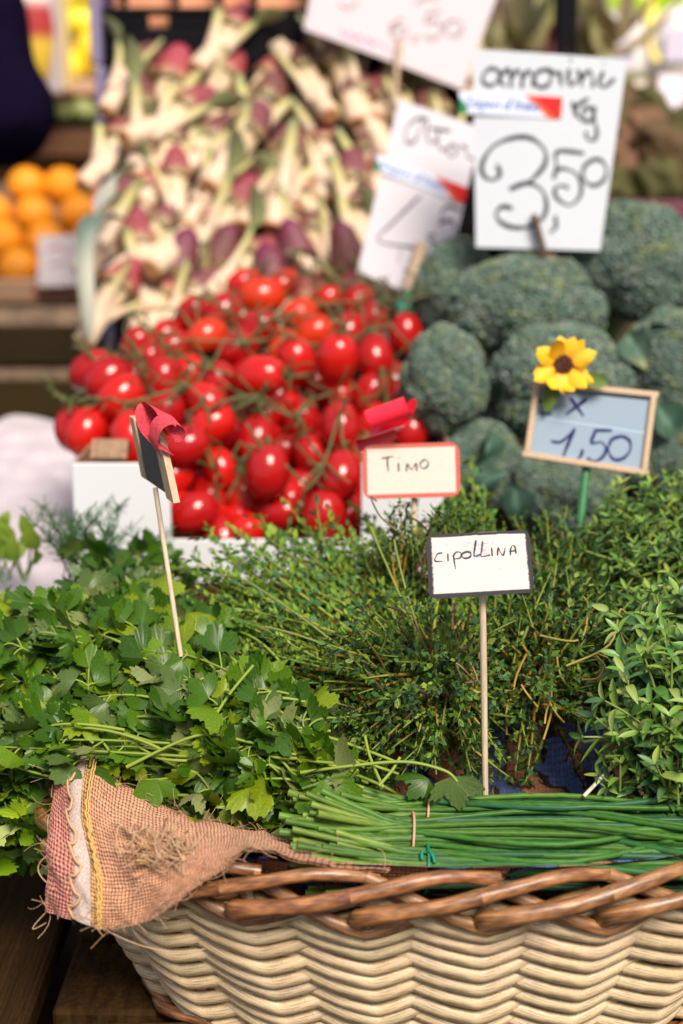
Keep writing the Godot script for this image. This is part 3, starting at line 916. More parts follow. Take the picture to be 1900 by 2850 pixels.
func build_thyme() -> void:
	var long := []
	for k in 12: long.append(thyme_sprig(k, 0.15))
	var short := []
	for k in 8: short.append(thyme_sprig(k + 3, 0.06))
	# the fan of long sprigs: tips along an arc, from far left round to upright
	var a := thing("thyme_bunch", "long thyme bunch fanning left and up behind the white lettered cards", "herb bunch", Vector3(0.0708, 0.1589, -0.9172), "thyme bunches in the basket")
	var tips := [Vector3(-0.117, 0.1822, -0.9952), Vector3(-0.1226, 0.2113, -1.054), Vector3(-0.1165, 0.2251, -1.0986), Vector3(-0.0874, 0.2431, -1.134), Vector3(-0.0511, 0.2283, -1.12), Vector3(-0.0156, 0.2455, -1.1243), Vector3(0.0197, 0.2463, -1.1142), Vector3(0.063, 0.2344, -1.1319), Vector3(0.1106, 0.2731, -1.1724), Vector3(0.1138, 0.2776, -1.1117), Vector3(0.1186, 0.2354, -1.0806)]
	for k in 240:
		var q := rnd(0, tips.size() - 1.001)
		var i := int(q)
		var tip: Vector3 = (tips[i] as Vector3).lerp(tips[i + 1], q - i) + rv(0.01)
		var foot: Vector3 = Vector3(0.0681, 0.154, -0.9212) + Vector3(rnd(-0.02, 0.03), rnd(-0.012, 0.022), rnd(-0.02, 0.015))
		var inner := pow(rnd(0, 1), 0.75)
		var reach := lerpf(0.5, 1.0, inner)
		tip = foot.lerp(tip, reach) + Vector3(0, 0, 0.03 * sin(PI * reach) - rnd(0.0, 0.045)) + rv(0.008)
		var start := foot.lerp(tip, rnd(0.0, 0.45) if k % 5 else 0.0)
		place_sprig(pick(long), a, start, tip, 0.15, M.small_leaf)
	for e in [[Vector3(0.0727, 0.176, -0.906), Vector3(0.0539, 0.2018, -0.9485), Vector3(0.0214, 0.2639, -1.0258)], [Vector3(0.0668, 0.1846, -0.9082), Vector3(0.0462, 0.2226, -0.9537), Vector3(0.0389, 0.257, -1.0138)], [Vector3(0.0605, 0.1779, -0.9013), Vector3(-0.0073, 0.2018, -0.9485), Vector3(-0.0543, 0.2043, -0.9698)], [Vector3(0.0282, 0.1807, -0.9021), Vector3(0.0048, 0.2021, -0.9383), Vector3(-0.0734, 0.2232, -1.026)]]:
		var s := Shape.new()
		s.tube(bez(e[0], e[1], e[2], 16), floats([0.0014, 0.0013, 0.0012, 0.0011, 0.001, 0.0009, 0.0008]), 6, cols([Color(0.09, 0.05, 0.04), Color(0.09, 0.055, 0.04), Color(0.1, 0.07, 0.04), Color(0.1, 0.075, 0.04), Color(0.12, 0.1, 0.04), Color(0.16, 0.16, 0.05), Color(0.2, 0.23, 0.06), Color(0.22, 0.26, 0.07)]))
		wpart("bare_stem", s, M.small_leaf, a)
	# heaps of short tangled sprigs: label, corners of the heap's face, count, yellow stems
	var heaps := [
		["tangled dark thyme heap below the white card, left of its skewer", Vector3(0.011, 0.1988, -0.9478), Vector3(0.0987, 0.2012, -0.969), Vector3(0.0195, 0.1459, -0.8985), Vector3(0.0968, 0.1483, -0.9043), 190, 0.03],
		["brownish thyme bunch right of the card's skewer with yellow stem ends", Vector3(0.1058, 0.2072, -1.0117), Vector3(0.2036, 0.2107, -1.0332), Vector3(0.1023, 0.1576, -0.9324), Vector3(0.1846, 0.1532, -0.9313), 230, 0.045],
		["paler thyme bunch around the foot of the green stick", Vector3(0.1229, 0.218, -1.1175), Vector3(0.2349, 0.2188, -1.128), Vector3(0.1111, 0.1915, -1.0284), Vector3(0.2175, 0.1852, -1.0475), 170, 0.03],
		["small thyme sprigs standing in front of the red bordered card", Vector3(0.0222, 0.2423, -1.0617), Vector3(0.1098, 0.2489, -1.0633), Vector3(0.0214, 0.2292, -1.0172), Vector3(0.109, 0.2292, -1.0172), 70, 0.02]]
	for h in heaps:
		var root := thing("thyme_bunch", h[0], "herb bunch", (h[3] + h[4]) / 2, "thyme bunches in the basket")
		var nn := ((h[2] - h[1]) as Vector3).cross(h[3] - h[1]).normalized()
		if nn.z < 0: nn = -nn
		var upright: bool = h[5] == 70
		var core: Vector3 = {190: Vector3(0.0722, 0.175, -0.9419), 230: Vector3(0.1346, 0.1649, -0.9599), 170: Vector3(0.1769, 0.1523, -1.0599), 70: Vector3(0.066, 0.1917, -1.0491)}[h[5]]
		for k in h[5]:
			var u := rnd(-0.03, 1.03)
			var w := pow(rnd(0, 1), 0.9)
			var p: Vector3 = (h[1] as Vector3).lerp(h[2], u).lerp((h[3] as Vector3).lerp(h[4], u), w)
			p += nn * (0.03 * sin(PI * w) * sin(PI * clampf(u, 0, 1)) - pow(rnd(0, 1), 1.5) * 0.05)
			var d := ((p - core).normalized() * 1.1 + rv(0.55) + nn * rnd(-0.1, 0.5)).normalized()
			if upright: d = Vector3(rnd(-0.35, 0.45), 1.0, rnd(-0.2, 0.3)).normalized()
			var l := rnd(0.045, 0.085) * (0.7 if upright else 1.0)
			place_sprig(pick(short), root, p - d * l * 0.5, p + d * l * 0.5, 0.06, M.small_leaf)
		for k in 6 if not upright else 3:
			var u := rnd(0.05, 0.95)
			var w := rnd(0.1, 0.8)
			var p: Vector3 = (h[1] as Vector3).lerp(h[2], u).lerp((h[3] as Vector3).lerp(h[4], u), w) + nn * 0.024
			var q := p + rv(0.025) + nn * 0.006
			var s := Shape.new()
			s.tube(curve([p, p.lerp(q, 0.5) + rv(0.009), q, q + rv(0.014)], 5), floats([0.0009, 0.0008, 0.0007]), 4, cols([pick([Color(0.3, 0.26, 0.06), Color(0.24, 0.14, 0.06), Color(0.22, 0.28, 0.06), Color(0.09, 0.05, 0.035), Color(0.3, 0.2, 0.13)])]), 1.0, false)
			wpart("bare_stem", s, M.small_leaf, root)
	var b = M.small_leaf
	var root: Node3D = get_node("thyme_bunch_002")
	for k in 11:                                # cut yellow ends pointing at the viewer
		var p: Vector3 = Vector3(0.1299, 0.1804, -0.9277) + rv(0.02)
		var s := Shape.new()
		var e := p + Vector3(rnd(-0.012, 0.014), rnd(-0.028, -0.008), rnd(0.0, 0.012))
		s.tube(bez(p, p.lerp(e, 0.5) + rv(0.006), e, 5), floats([0.0008]), 5, cols([shade(Color(0.34, 0.24, 0.05), 0.35)]))
		wpart("cut_end", s, b, root)
	for e in [[Vector3(0.1532, 0.1944, -0.9158), Vector3(0.1848, 0.2054, -0.9288), Vector3(0.1962, 0.2226, -0.9537), Vector3(0.2054, 0.2107, -0.9507)], [Vector3(0.1382, 0.208, -0.9398), Vector3(0.1638, 0.2083, -0.9296), Vector3(0.1732, 0.2226, -0.9537), Vector3(0.1702, 0.2315, -0.9559)]]:
		var s := Shape.new()
		s.tube(curve(e, 6), floats([0.0009]), 4, cols([Color(0.28, 0.24, 0.06)]), 1.0, false)
		wpart("bare_stem", s, b, root)

func savory_sprig(kind: int, length: float, leaf: float, joined: bool) -> Array:   # a stem along z, and where its leaves sit
	var s := Shape.new()
	var side := Vector3(sin(kind * 2.4), cos(kind * 2.4), 0)
	var path := bez(Vector3.ZERO, Vector3(0, 0, length * 0.5) + side * length * 0.12, side * length * -0.05 + Vector3(0, 0, length), 10)
	s.tube(path, floats([0.0014, 0.0014, 0.0013, 0.0013, 0.0012, 0.0012, 0.0011, 0.001, 0.0009, 0.0008, 0.0006]), 5, cols([Color(0.2, 0.26, 0.07)]), 1.0, false)
	var spots := []
	var node := kind * 0.7
	var steps := int(length / (leaf * 0.52))
	for j in range(1, steps + 1):
		var q := minf(float(j) / steps * 10, 9.99)
		var i := int(q)
		var p := path[i].lerp(path[i + 1], q - i)
		var d := (path[i + 1] - path[i]).normalized()
		node += PI / 2 + rnd(-0.2, 0.2)
		var last := j == steps
		for e in 4 if last else 2:
			var a := node + (PI / 2 if last else PI) * e
			var o := Vector3(cos(a), sin(a), 0)
			var dir := (o + d * (0.9 if last else rnd(0.3, 0.7))).normalized()
			spots.append(Transform3D(aim(dir, d).scaled(Vector3.ONE * leaf * (0.7 if last else rnd(0.8, 1.1))), p))
	if joined:
		for x in spots:
			var t := shade(pick([Color(0.09, 0.18, 0.035), Color(0.125, 0.22, 0.04), Color(0.065, 0.135, 0.04), Color(0.2, 0.27, 0.05)]), 0.25)
			s.add(blade(1.0, 0.31, rnd(-0.5, 0.1), 0.5, t, t * 1.1), x)
	return [s.mesh(), spots]

func build_savory() -> void:
	var fronts := []
	for k in 6: fronts.append(savory_sprig(k, 0.075, 0.0205, false))
	var full := []
	for k in 10: full.append(savory_sprig(k, 0.065, 0.014, true))
	var glossy := []
	for k in 8: glossy.append(savory_sprig(k, 0.06, 0.0175, true)[0])
	var blades := []
	for k in 6: blades.append(blade(1.0, rnd(0.3, 0.38), [-0.35, -0.1, -0.6, 0.1, -0.25, -0.45][k], 0.45, Color.WHITE, Color(1.1, 1.1, 1.0)).mesh())
	var greens := []
	var tones := [Color(0.07, 0.18, 0.03), Color(0.1, 0.22, 0.035), Color(0.055, 0.14, 0.045), Color(0.17, 0.29, 0.04), Color(0.26, 0.34, 0.09)]
	for i in tones.size(): greens.append(mat("savory_green" if i == 0 else "savory_green_%d" % i, tones[i], 0.38, {"backlight_enabled": true, "backlight": Color(0.3, 0.35, 0.2)}))
	var heaps := [
		["glossy green savory bunch at the right edge, in front, beside the chives", Vector3(0.2173, 0.2043, -0.9698), Vector3(0.2699, 0.2194, -0.9838), Vector3(0.1801, 0.1303, -0.8534), Vector3(0.2397, 0.1319, -0.8435), 26, 150],
		["paler savory bunch behind, at the right edge under the blue price sign", Vector3(0.2329, 0.249, -1.1252), Vector3(0.3066, 0.2639, -1.1392), Vector3(0.1999, 0.182, -1.0054), Vector3(0.2777, 0.1852, -1.0062), 0, 230]]
	for h in heaps:
		var root := thing("savory_bunch", h[0], "herb bunch", (h[3] + h[4]) / 2)
		var nn := ((h[2] - h[1]) as Vector3).cross(h[3] - h[1]).normalized()
		if nn.z < 0: nn = -nn
		for k in h[5] + h[6]:
			var u := rnd(0, 1)
			var w := rnd(0, 1)
			var front: bool = k < h[5]
			var p: Vector3 = (h[1] as Vector3).lerp(h[2], u).lerp((h[3] as Vector3).lerp(h[4], u), w)
			p += nn * (0.022 * sin(PI * w) - (rnd(0.0, 0.008) if front else pow(rnd(0, 1), 1.2) * 0.05))
			var d := (Vector3(rnd(-1.0, 0.4), rnd(-0.3, 0.9), 0.0) + nn * rnd(0.0, 0.9)).normalized()
			var l := rnd(0.05, 0.07)
			if front:
				var f: Array = fronts[k % 6]
				var o := part("sprig", f[0], M.glossy_leaf, root, Transform3D(aim(d, rv(1.0)), p - d * l * 0.6 - root.position))
				for x in f[1]: part("leaf", pick(blades), pick(greens), o, x)
			else:
				place_sprig(pick(glossy) if h[5] else pick(full)[0], root, p - d * l * 0.5, p + d * l * 0.5, 0.065, M.glossy_leaf if h[5] else M.small_leaf)
	var r := get_node("savory_bunch")
	for e in [[Vector3(0.1583, 0.1254, -0.8573), Vector3(0.1849, 0.1406, -0.8818)], [Vector3(0.1951, 0.1576, -0.886), Vector3(0.2169, 0.144, -0.8568)]]:
		var s := Shape.new()
		s.tube(PackedVector3Array([e[0], (e[0] + e[1]) / 2, e[1]]), floats([0.0014]), 6, cols([Color(0.6, 0.58, 0.42)]))
		wpart("bare_stem", s, M.small_leaf, r)

func build_chives() -> void:
	# three bundles lying side by side; each has its tie, and its stalks spread towards the cut ends on the left
	var bundles := [
		["chive bundle nearest the basket rim, held by a green rubber band", Vector3(0.0527, 0.1089, -0.8099), 0.014, -0.02, "band_green", 44],
		["middle chive bundle, held by a pale pink rubber band", Vector3(0.0449, 0.1175, -0.8368), 0.0155, -0.055, "band_pink", 50],
		["rear chive bundle with a pink band, the skewer standing in it", Vector3(0.0557, 0.1183, -0.8638), 0.012, -0.06, "band_pink", 38]]
	var bi := 0
	for q in bundles:
		var at: Vector3 = q[1]
		var root := thing("chive_bundle", q[0], "chives", at, "chive bundles in the basket")
		var axis := Vector3(1, 0.004, [0.02, 0.03, 0.035][bi]).normalized()
		var R: float = q[2]
		var c := at - Vector3(0, R * 0.75, 0)
		for k in q[5]:
			var a := rnd(0, TAU)
			var rr := sqrt(rnd(0.05, 1.0)) * R
			if k > q[5] * 0.4: a = rnd(0.1, PI - 0.1); rr = R * rnd(0.75, 1.0)
			var o := Vector3(0, sin(a) * rr * 0.85, cos(a) * rr)
			var spread := Vector3(0, o.y * rnd(0.2, 1.1) + rnd(-0.003, 0.009), o.z * rnd(0.2, 1.0) + rnd(-0.013, 0.013))
			var left := -rnd(0.055, 0.088)
			var cross := rnd(-0.7, 0.7)
			var pts := [
				c + axis * left + o + spread + Vector3(0, 0.002, 0),
				c + axis * left * 0.5 + o + spread * 0.4,
				c + o * 0.9,
				c + axis * 0.09 + Vector3(0, o.y * 0.92, o.z * 1.1 + 0.004 * cross) + rv(0.002),
				c + axis * 0.2 + Vector3(0, o.y * 0.95 + rnd(-0.002, 0.003), o.z * 1.3 + 0.01 * cross),
				c + axis * 0.33 + Vector3(0, o.y + rnd(-0.004, 0.005), o.z * 1.4 + 0.015 * cross)]
			if k % 6 == 0 and k > q[5] * 0.4: pts[2] += Vector3(0, 0.002, 0); pts[3] += Vector3(0, 0.005, rnd(-0.02, 0.02)); pts[4] += Vector3(0, 0.003, rnd(-0.02, 0.02))
			var path := curve(pts, 4)
			var r0 := rnd(0.0017, 0.0026)
			var dark := shade(pick([Color(0.04, 0.15, 0.04), Color(0.06, 0.19, 0.03), Color(0.03, 0.115, 0.045), Color(0.095, 0.23, 0.03)]), 0.25)
			var lite := shade(pick([Color(0.13, 0.26, 0.035), Color(0.1, 0.21, 0.035), Color(0.2, 0.3, 0.05)]), 0.2)
			var cc := PackedColorArray()
			var rad := PackedFloat32Array()
			for i in path.size():
				cc.append(lite.lerp(dark, smoothstep(0.1, 0.5, float(i) / path.size())))
				rad.append(r0 * lerpf(1.05, 0.85, float(i) / path.size()))
			var s := Shape.new()
			s.tube(path, rad, 7, cc)
			wpart("stalk", s, M.chive, root)
		var band := Shape.new()
		var loop := PackedVector3Array()
		for i in 25: loop.append(c + Vector3(0.0015 * sin(i * TAU / 24), sin(i * TAU / 24) * (R * 0.85 + 0.0022), cos(i * TAU / 24) * (R + 0.0022)))
		band.tube(loop, floats([0.0017]), 6, cols([Color.WHITE]), 0.5, false)
		wpart("rubber_band", band, M[q[4]], root)
		if bi == 0:
			var knot := Shape.new()
			var top := c + Vector3(0, R * 0.85 + 0.002, 0.004)
			knot.tube(bez(top, top + Vector3(0.003, 0.004, 0), top + Vector3(0.005, -0.003, 0.008), 5), floats([0.0012]), 5, cols([Color.WHITE]), 0.4)
			knot.tube(bez(top, top + Vector3(-0.004, 0.003, 0), top + Vector3(-0.003, -0.002, 0.006), 5), floats([0.0012]), 5, cols([Color.WHITE]), 0.4)
			wpart("band_knot", knot, M[q[4]], root)
		bi += 1


# ---------------------------------------------------------------- tomatoes

func tomato_shape(kind: int) -> Shape:       # stem end at +y, about 4.6 cm long
	var s := Shape.new()
	var prof := []
	for i in 15:
		var a := PI * i / 14.0
		var y := -cos(a)
		var r = sin(a) * (1.0 + 0.06 * y * [1, -1, 0][kind % 3])
		var dip := 0.0022 * exp(-pow(r / 0.28, 2)) if y > 0 else 0.0
		prof.append(Vector2(r * 0.0192, y * 0.0252 - dip))
	s.lathe(prof, 22, null, 3, 0.012)
	return s

func calyx_shape() -> Shape:
	var s := Shape.new()
	for k in 5:
		var a := TAU * k / 5 + rnd(-0.2, 0.2)
		var o := Vector3(cos(a), 0, sin(a))
		var lift := rnd(0.002, 0.009)
		var path := curve([Vector3(0, 0.0235, 0), o * 0.004 + Vector3(0, 0.0247, 0), o * 0.009 + Vector3(0, 0.024 + lift * 0.5, 0), o * 0.0145 + Vector3(0, 0.0235 + lift * 1.3, 0)], 3)
		s.tube(path, floats([0.0013, 0.0014, 0.0014, 0.0013, 0.0012, 0.0011, 0.0009, 0.0007, 0.0005, 0.0003]), 4, cols([shade(Color(1, 1, 1), 0.2)]), 0.5, false)
	s.tube(PackedVector3Array([Vector3(0, 0.022, 0), Vector3(0, 0.029, 0)]), floats([0.0016, 0.0013]), 5, cols([Color(1, 1, 1)]))
	return s

func build_tomatoes() -> void:
	# the white box: two posts and a low sill in front, brown inside
	var box := thing("tomato_box", "white cardboard box with a cut-out front, filled with vine tomatoes", "box", Vector3(-0.07, 0.151, -1.38))
	var w := 0.002
	var fz := -1.253
	var x0 := -0.243
	var x1 := 0.104
	var y0 := 0.152
	var yt := 0.264
	var front := func(off: float, thick: float, bevel: float) -> Shape:
		var s := Shape.new()
		s.block(Vector3((x0 - 0.155) / 2, (y0 + yt) / 2, fz + off), Vector3(-0.155 - x0, yt - y0, thick), bevel)
		s.block(Vector3((x1 + 0.018) / 2, (y0 + yt) / 2, fz + off), Vector3(x1 - 0.018, yt - y0, thick), bevel)
		s.block(Vector3(-0.0685, (y0 + 0.193) / 2, fz + off), Vector3(0.1729, 0.193 - y0, thick), bevel)
		return s
	wpart("front_panel", front.call(0.0, 0.003, 0.0008), M.white_card, box)
	wpart("front_lining", front.call(-0.0026, 0.002, 0.0004), M.kraft, box)
	for x in [x0 + 0.0015, x1 - 0.0015]:
		var s := Shape.new()
		s.block(Vector3(x, (y0 + yt) / 2, fz - 0.136), Vector3(0.003, yt - y0, 0.265), 0.0008)
		wpart("side_panel", s, M.kraft, box)
	var bk := Shape.new()
	bk.block(Vector3((x0 + x1) / 2, (y0 + yt) / 2, fz - 0.27), Vector3(x1 - x0, yt - y0, 0.003), 0.0008)
	wpart("back_panel", bk, M.kraft, box)
	var fl := Shape.new()
	fl.block(Vector3((x0 + x1) / 2, y0 + 0.001, fz - 0.136), Vector3(x1 - x0 - 0.008, 0.002, 0.26), 0.0005)
	wpart("bottom_panel", fl, M.kraft, box)
	var flap := Shape.new()
	flap.grid(8, 4, func(u, v): return Vector3(x0 + 0.016 + 0.033 * v, yt + 0.004 + 0.014 * sin(PI * u), fz - 0.006 - 0.032 * u + 0.002 * v))
	flap.grid(8, 4, func(u, v): return Vector3(x0 + 0.049 - 0.033 * v, yt + 0.0025 + 0.0135 * sin(PI * u), fz - 0.0065 - 0.031 * u + 0.002 * (1.0 - v)))
	wpart("folded_flap", flap, M.kraft, box)

	# centre, size, lean of the long axis in the picture's plane (degrees from upright), each at its own place in the heap
	var spots := [
		[Vector3(-0.1236, 0.2832, -1.3398), 0.98, 62], [Vector3(-0.0801, 0.3216, -1.3907), 1.12, 78], [Vector3(-0.0052, 0.3355, -1.4147), 1.12, 5], [Vector3(-0.0459, 0.3256, -1.4638), 1.08, -12], [Vector3(-0.0689, 0.2474, -1.2949), 1.08, 8], [Vector3(-0.1161, 0.2428, -1.3298), 0.88, -30], [Vector3(-0.0017, 0.2801, -1.3494), 1.02, 4],
		[Vector3(-0.0008, 0.2435, -1.2939), 1.04, 10], [Vector3(-0.0169, 0.2082, -1.2748), 1.08, 15], [Vector3(-0.1375, 0.2097, -1.2854), 1.0, 60], [Vector3(-0.0593, 0.204, -1.3046), 0.95, 80], [Vector3(-0.0974, 0.1963, -1.3182), 0.9, 30], [Vector3(-0.2539, 0.3206, -1.4419), 1.05, 55], [Vector3(-0.2321, 0.3174, -1.4102), 1.1, 40], [Vector3(-0.2161, 0.3037, -1.3759), 1.1, 45],
		[Vector3(-0.1803, 0.3142, -1.4197), 1.0, 20], [Vector3(-0.1239, 0.3058, -1.4279), 1.14, -25], [Vector3(-0.1584, 0.3125, -1.4605), 0.95, 15], [Vector3(-0.1324, 0.2967, -1.3844), 0.95, -50], [Vector3(-0.1447, 0.3457, -1.5203), 0.98, 50], [Vector3(-0.0918, 0.3522, -1.5323), 1.05, 70], [Vector3(-0.1315, 0.3646, -1.5869), 1.02, 40], [Vector3(-0.0902, 0.3768, -1.6311), 1.15, 80],
		[Vector3(-0.016, 0.3744, -1.6408), 0.8, 70], [Vector3(0.031, 0.3524, -1.5838), 1.05, 30], [Vector3(0.0697, 0.3426, -1.5608), 1.0, 10], [Vector3(0.0335, 0.3303, -1.4753), 1.06, -15], [Vector3(-0.047, 0.3597, -1.6063), 0.95, 60], [Vector3(-0.1777, 0.3348, -1.5176), 0.9, 70], [Vector3(-0.2254, 0.3324, -1.5583), 0.85, 30], [Vector3(-0.1992, 0.273, -1.327), 1.08, -10],
		[Vector3(-0.248, 0.2734, -1.358), 1.04, 20], [Vector3(-0.1478, 0.2659, -1.3201), 1.0, 70], [Vector3(-0.0834, 0.2624, -1.3656), 1.1, 15], [Vector3(-0.0409, 0.2765, -1.4), 0.95, 10], [Vector3(-0.0776, 0.2771, -1.4208), 0.9, 50], [Vector3(-0.0279, 0.2488, -1.3519), 0.95, -20], [Vector3(0.07, 0.268, -1.3979), 1.0, 10], [Vector3(0.0297, 0.2937, -1.4558), 1.0, 30],
		[Vector3(-0.0255, 0.2993, -1.4778), 0.95, 0], [Vector3(-0.0648, 0.2915, -1.4553), 0.95, 40], [Vector3(-0.1731, 0.2884, -1.3824), 1.0, 30], [Vector3(-0.104, 0.2836, -1.4224), 0.95, 10], [Vector3(-0.0939, 0.2142, -1.333), 0.95, 0], [Vector3(-0.0397, 0.2201, -1.3447), 0.95, 40], [Vector3(0.0337, 0.2668, -1.4285), 0.98, 10], [Vector3(0.0563, 0.2969, -1.5082), 1.0, -20], [Vector3(-0.2348, 0.28, -1.3803), 0.9, 50],
		[Vector3(-0.269, 0.268, -1.3979), 0.95, -10], [Vector3(-0.1599, 0.2367, -1.3283), 1.0, 30], [Vector3(0.0197, 0.2405, -1.3704), 0.98, 0], [Vector3(-0.0628, 0.3317, -1.5272), 0.95, 30], [Vector3(-0.1097, 0.3356, -1.4972), 0.98, 60], [Vector3(-0.2039, 0.3223, -1.4939), 0.95, 20], [Vector3(-0.0304, 0.3452, -1.5511), 0.95, 50], [Vector3(0.0076, 0.3463, -1.5617), 0.95, 20], [Vector3(-0.1664, 0.3627, -1.5864), 0.9, 40], [Vector3(-0.0681, 0.3863, -1.6747), 0.9, 60],
		[Vector3(-0.1284, 0.1955, -1.3386), 0.95, 40], [Vector3(-0.0394, 0.1959, -1.3284), 0.95, 60], [Vector3(0.0067, 0.1963, -1.3182), 0.95, 20], [Vector3(0.0414, 0.2343, -1.3792), 1.0, 15], [Vector3(0.0533, 0.2536, -1.4149), 0.98, 40], [Vector3(-0.1987, 0.281, -1.4115), 0.95, 60], [Vector3(-0.1028, 0.3044, -1.4894), 0.95, 10], [Vector3(-0.1388, 0.2613, -1.3756), 0.95, 20], [Vector3(-0.0621, 0.2468, -1.3823), 0.95, 70], [Vector3(-0.1061, 0.2575, -1.3953), 0.95, 30], [Vector3(-0.0064, 0.2955, -1.4872), 0.95, 40], [Vector3(0.0525, 0.2811, -1.463), 0.95, 60], [Vector3(-0.2178, 0.309, -1.4596), 0.95, 30], [Vector3(-0.0221, 0.3661, -1.6491), 0.9, 20], [Vector3(-0.1152, 0.387, -1.6955), 0.9, 60], [Vector3(0.0181, 0.371, -1.6503), 0.9, 30], [Vector3(-0.1941, 0.3405, -1.5706), 0.85, 30]]
	# the trusses: where each hangs, and how to find it
	var trusses := [
		["tomato truss at the left end of the heap, leaning tomatoes over the box corner", Vector3(-0.2386, 0.3165, -1.41)],
		["tomato truss drooping over the box's left end, above the curled flap", Vector3(-0.2485, 0.2736, -1.3684)],
		["tomato truss directly behind the chalkboard's curled red ribbon", Vector3(-0.1484, 0.2875, -1.3512)],
		["tomato truss low in the box, beside the left white post", Vector3(-0.1421, 0.2269, -1.3155)],
		["tomato truss above the middle of the box's low front sill", Vector3(-0.0714, 0.2371, -1.3077)],
		["tomato truss just left of the red bordered card, low in front", Vector3(-0.0016, 0.245, -1.3097)],
		["tomato truss at the very centre of the tomato heap", Vector3(-0.0849, 0.3108, -1.4189)],
		["tomato truss at the upper right of the heap, with a large upright tomato", Vector3(-0.0107, 0.3278, -1.454)],
		["tomato truss left of the heap's centre, under tangled green stems", Vector3(-0.1627, 0.3148, -1.4508)],
		["blurred tomato truss on the top left of the heap", Vector3(-0.1442, 0.3521, -1.5529)],
		["blurred tomato truss at the very top of the heap, before the artichokes", Vector3(-0.0718, 0.3768, -1.6415)],
		["blurred tomato truss at the top right of the heap, by the green-taped stick", Vector3(0.0368, 0.3534, -1.5841)],
		["tomato truss at the right edge of the heap, against the broccoli", Vector3(0.0563, 0.2801, -1.4421)],
		["tomato truss in the heap just below and right of its centre", Vector3(-0.0406, 0.2636, -1.3865)]]
	var shapes := [tomato_shape(0).mesh(), tomato_shape(1).mesh(), tomato_shape(2).mesh()]
	var caps := []
	for k in 4: caps.append(calyx_shape().mesh())
	var reds := [M.tomato_red, mat("tomato_red_dark", Color(0.37, 0.006, 0.006), 0.17, {"metallic_specular": 0.5}), mat("tomato_red_orange", Color(0.55, 0.03, 0.005), 0.18, {"metallic_specular": 0.5})]
	var mine := []
	for t in trusses: mine.append([])
	for s in spots:
		var best := 0
		for k in trusses.size():
			if (s[0] as Vector3).distance_to(trusses[k][1]) < (s[0] as Vector3).distance_to(trusses[best][1]): best = k
		mine[best].append(s)
	for k in trusses.size():
		var root := thing("tomato_truss", trusses[k][0], "tomatoes on the vine", trusses[k][1], "tomato trusses heaped in the white box")
		var ends := []
		for s in mine[k]:
			var lean := deg_to_rad(s[2] + rnd(-8, 8))
			var up := Vector3(sin(lean), cos(lean) * 0.9, -0.35 + rnd(-0.3, 0.3)).normalized()
			if rnd(0, 1) < 0.3: up = (up + Vector3(0, 0.1, 0.6)).normalized()
			var b := aim(up.cross(Vector3(0.3, 0.2, 1.0)), up)
			b = Basis(b.x, up, b.x.cross(up)).scaled(Vector3.ONE * s[1])
			var o := part("tomato", pick(shapes), reds[pick([0, 0, 0, 0, 0, 1, 1, 1, 1, 1, 2])], root, Transform3D(b, s[0] - root.position))
			part("calyx", pick(caps), M.vine_green, o)
			ends.append(s[0] + up * 0.0285 * s[1])
		ends.sort_custom(func(p, q): return p.x < q.x)
		if ends.size() < 2: continue
		var mid := Vector3.ZERO
		for e in ends: mid += e / ends.size()
		var knots := []
		for i in ends.size():
			var e: Vector3 = ends[i]
			knots.append(Vector3(e.x, 0, 0) + Vector3(0, lerpf(e.y, mid.y, 0.5), lerpf(e.z, mid.z, 0.35)) + Vector3(rnd(-0.004, 0.004), 0.006 + rnd(0, 0.008), 0.012 + rnd(0, 0.008)))
		knots.push_front(knots[0] + Vector3(-0.015, rnd(-0.008, 0.008), -0.004))
		knots.append(knots[-1] + Vector3(0.025, rnd(0.0, 0.01), -0.01))
		var st := Shape.new()
		st.tube(curve(knots, 4), floats([0.0013]), 6, cols([Color(1.1, 1.1, 1.0)]))
		for i in ends.size():
			var kn: Vector3 = knots[i + 1]
			var m: Vector3 = kn.lerp(ends[i], 0.5) + Vector3(rnd(-0.004, 0.004), 0.004, 0.004)
			st.tube(curve([kn, m, ends[i]], 4), floats([0.0012, 0.0011, 0.001, 0.001, 0.0013, 0.0013, 0.001, 0.001, 0.0013]), 5, cols([shade(Color(1, 1, 1), 0.2)]), 1.0, false)
		for i in 22:               # bare broken side stems
			var kn: Vector3 = pick(knots)
			var e: Vector3 = kn + rv(0.026) + Vector3(0, 0.004, 0.006)
			st.tube(bez(kn, kn.lerp(e, 0.5) + rv(0.007), e, 5), floats([0.0012, 0.0011, 0.001]), 4, cols([shade(Color(1.1, 1.25, 1.0), 0.3)]))
		wpart("vine_stem", st, M.vine_green, root)
	# a cushion of tomatoes lower in the box that shows only in the gaps
	var deep := thing("tomato_heap", "more vine tomatoes deep in the white box, seen only through gaps", "tomatoes on the vine", Vector3(-0.07, 0.16, -1.4))
	deep.set_meta("kind", "stuff")
	var places := []
	for i in 190:
		var x := rnd(x0 + 0.025, x1 - 0.025)
		var z := rnd(fz - 0.035, fz - 0.245)
		var y := rnd(0.178, lerpf(0.19, 0.29, clampf((fz - 0.03 - z) / 0.19, 0, 1)))
		places.append(Transform3D(Basis.from_euler(rv(PI)), Vector3(x, y, z) - deep.position))
	for k in 3: copies("tomatoes", shapes[k], reds[k if k < 2 else 0], deep, places.slice(k * places.size() / 3, (k + 1) * places.size() / 3))

# ---------------------------------------------------------------- broccoli

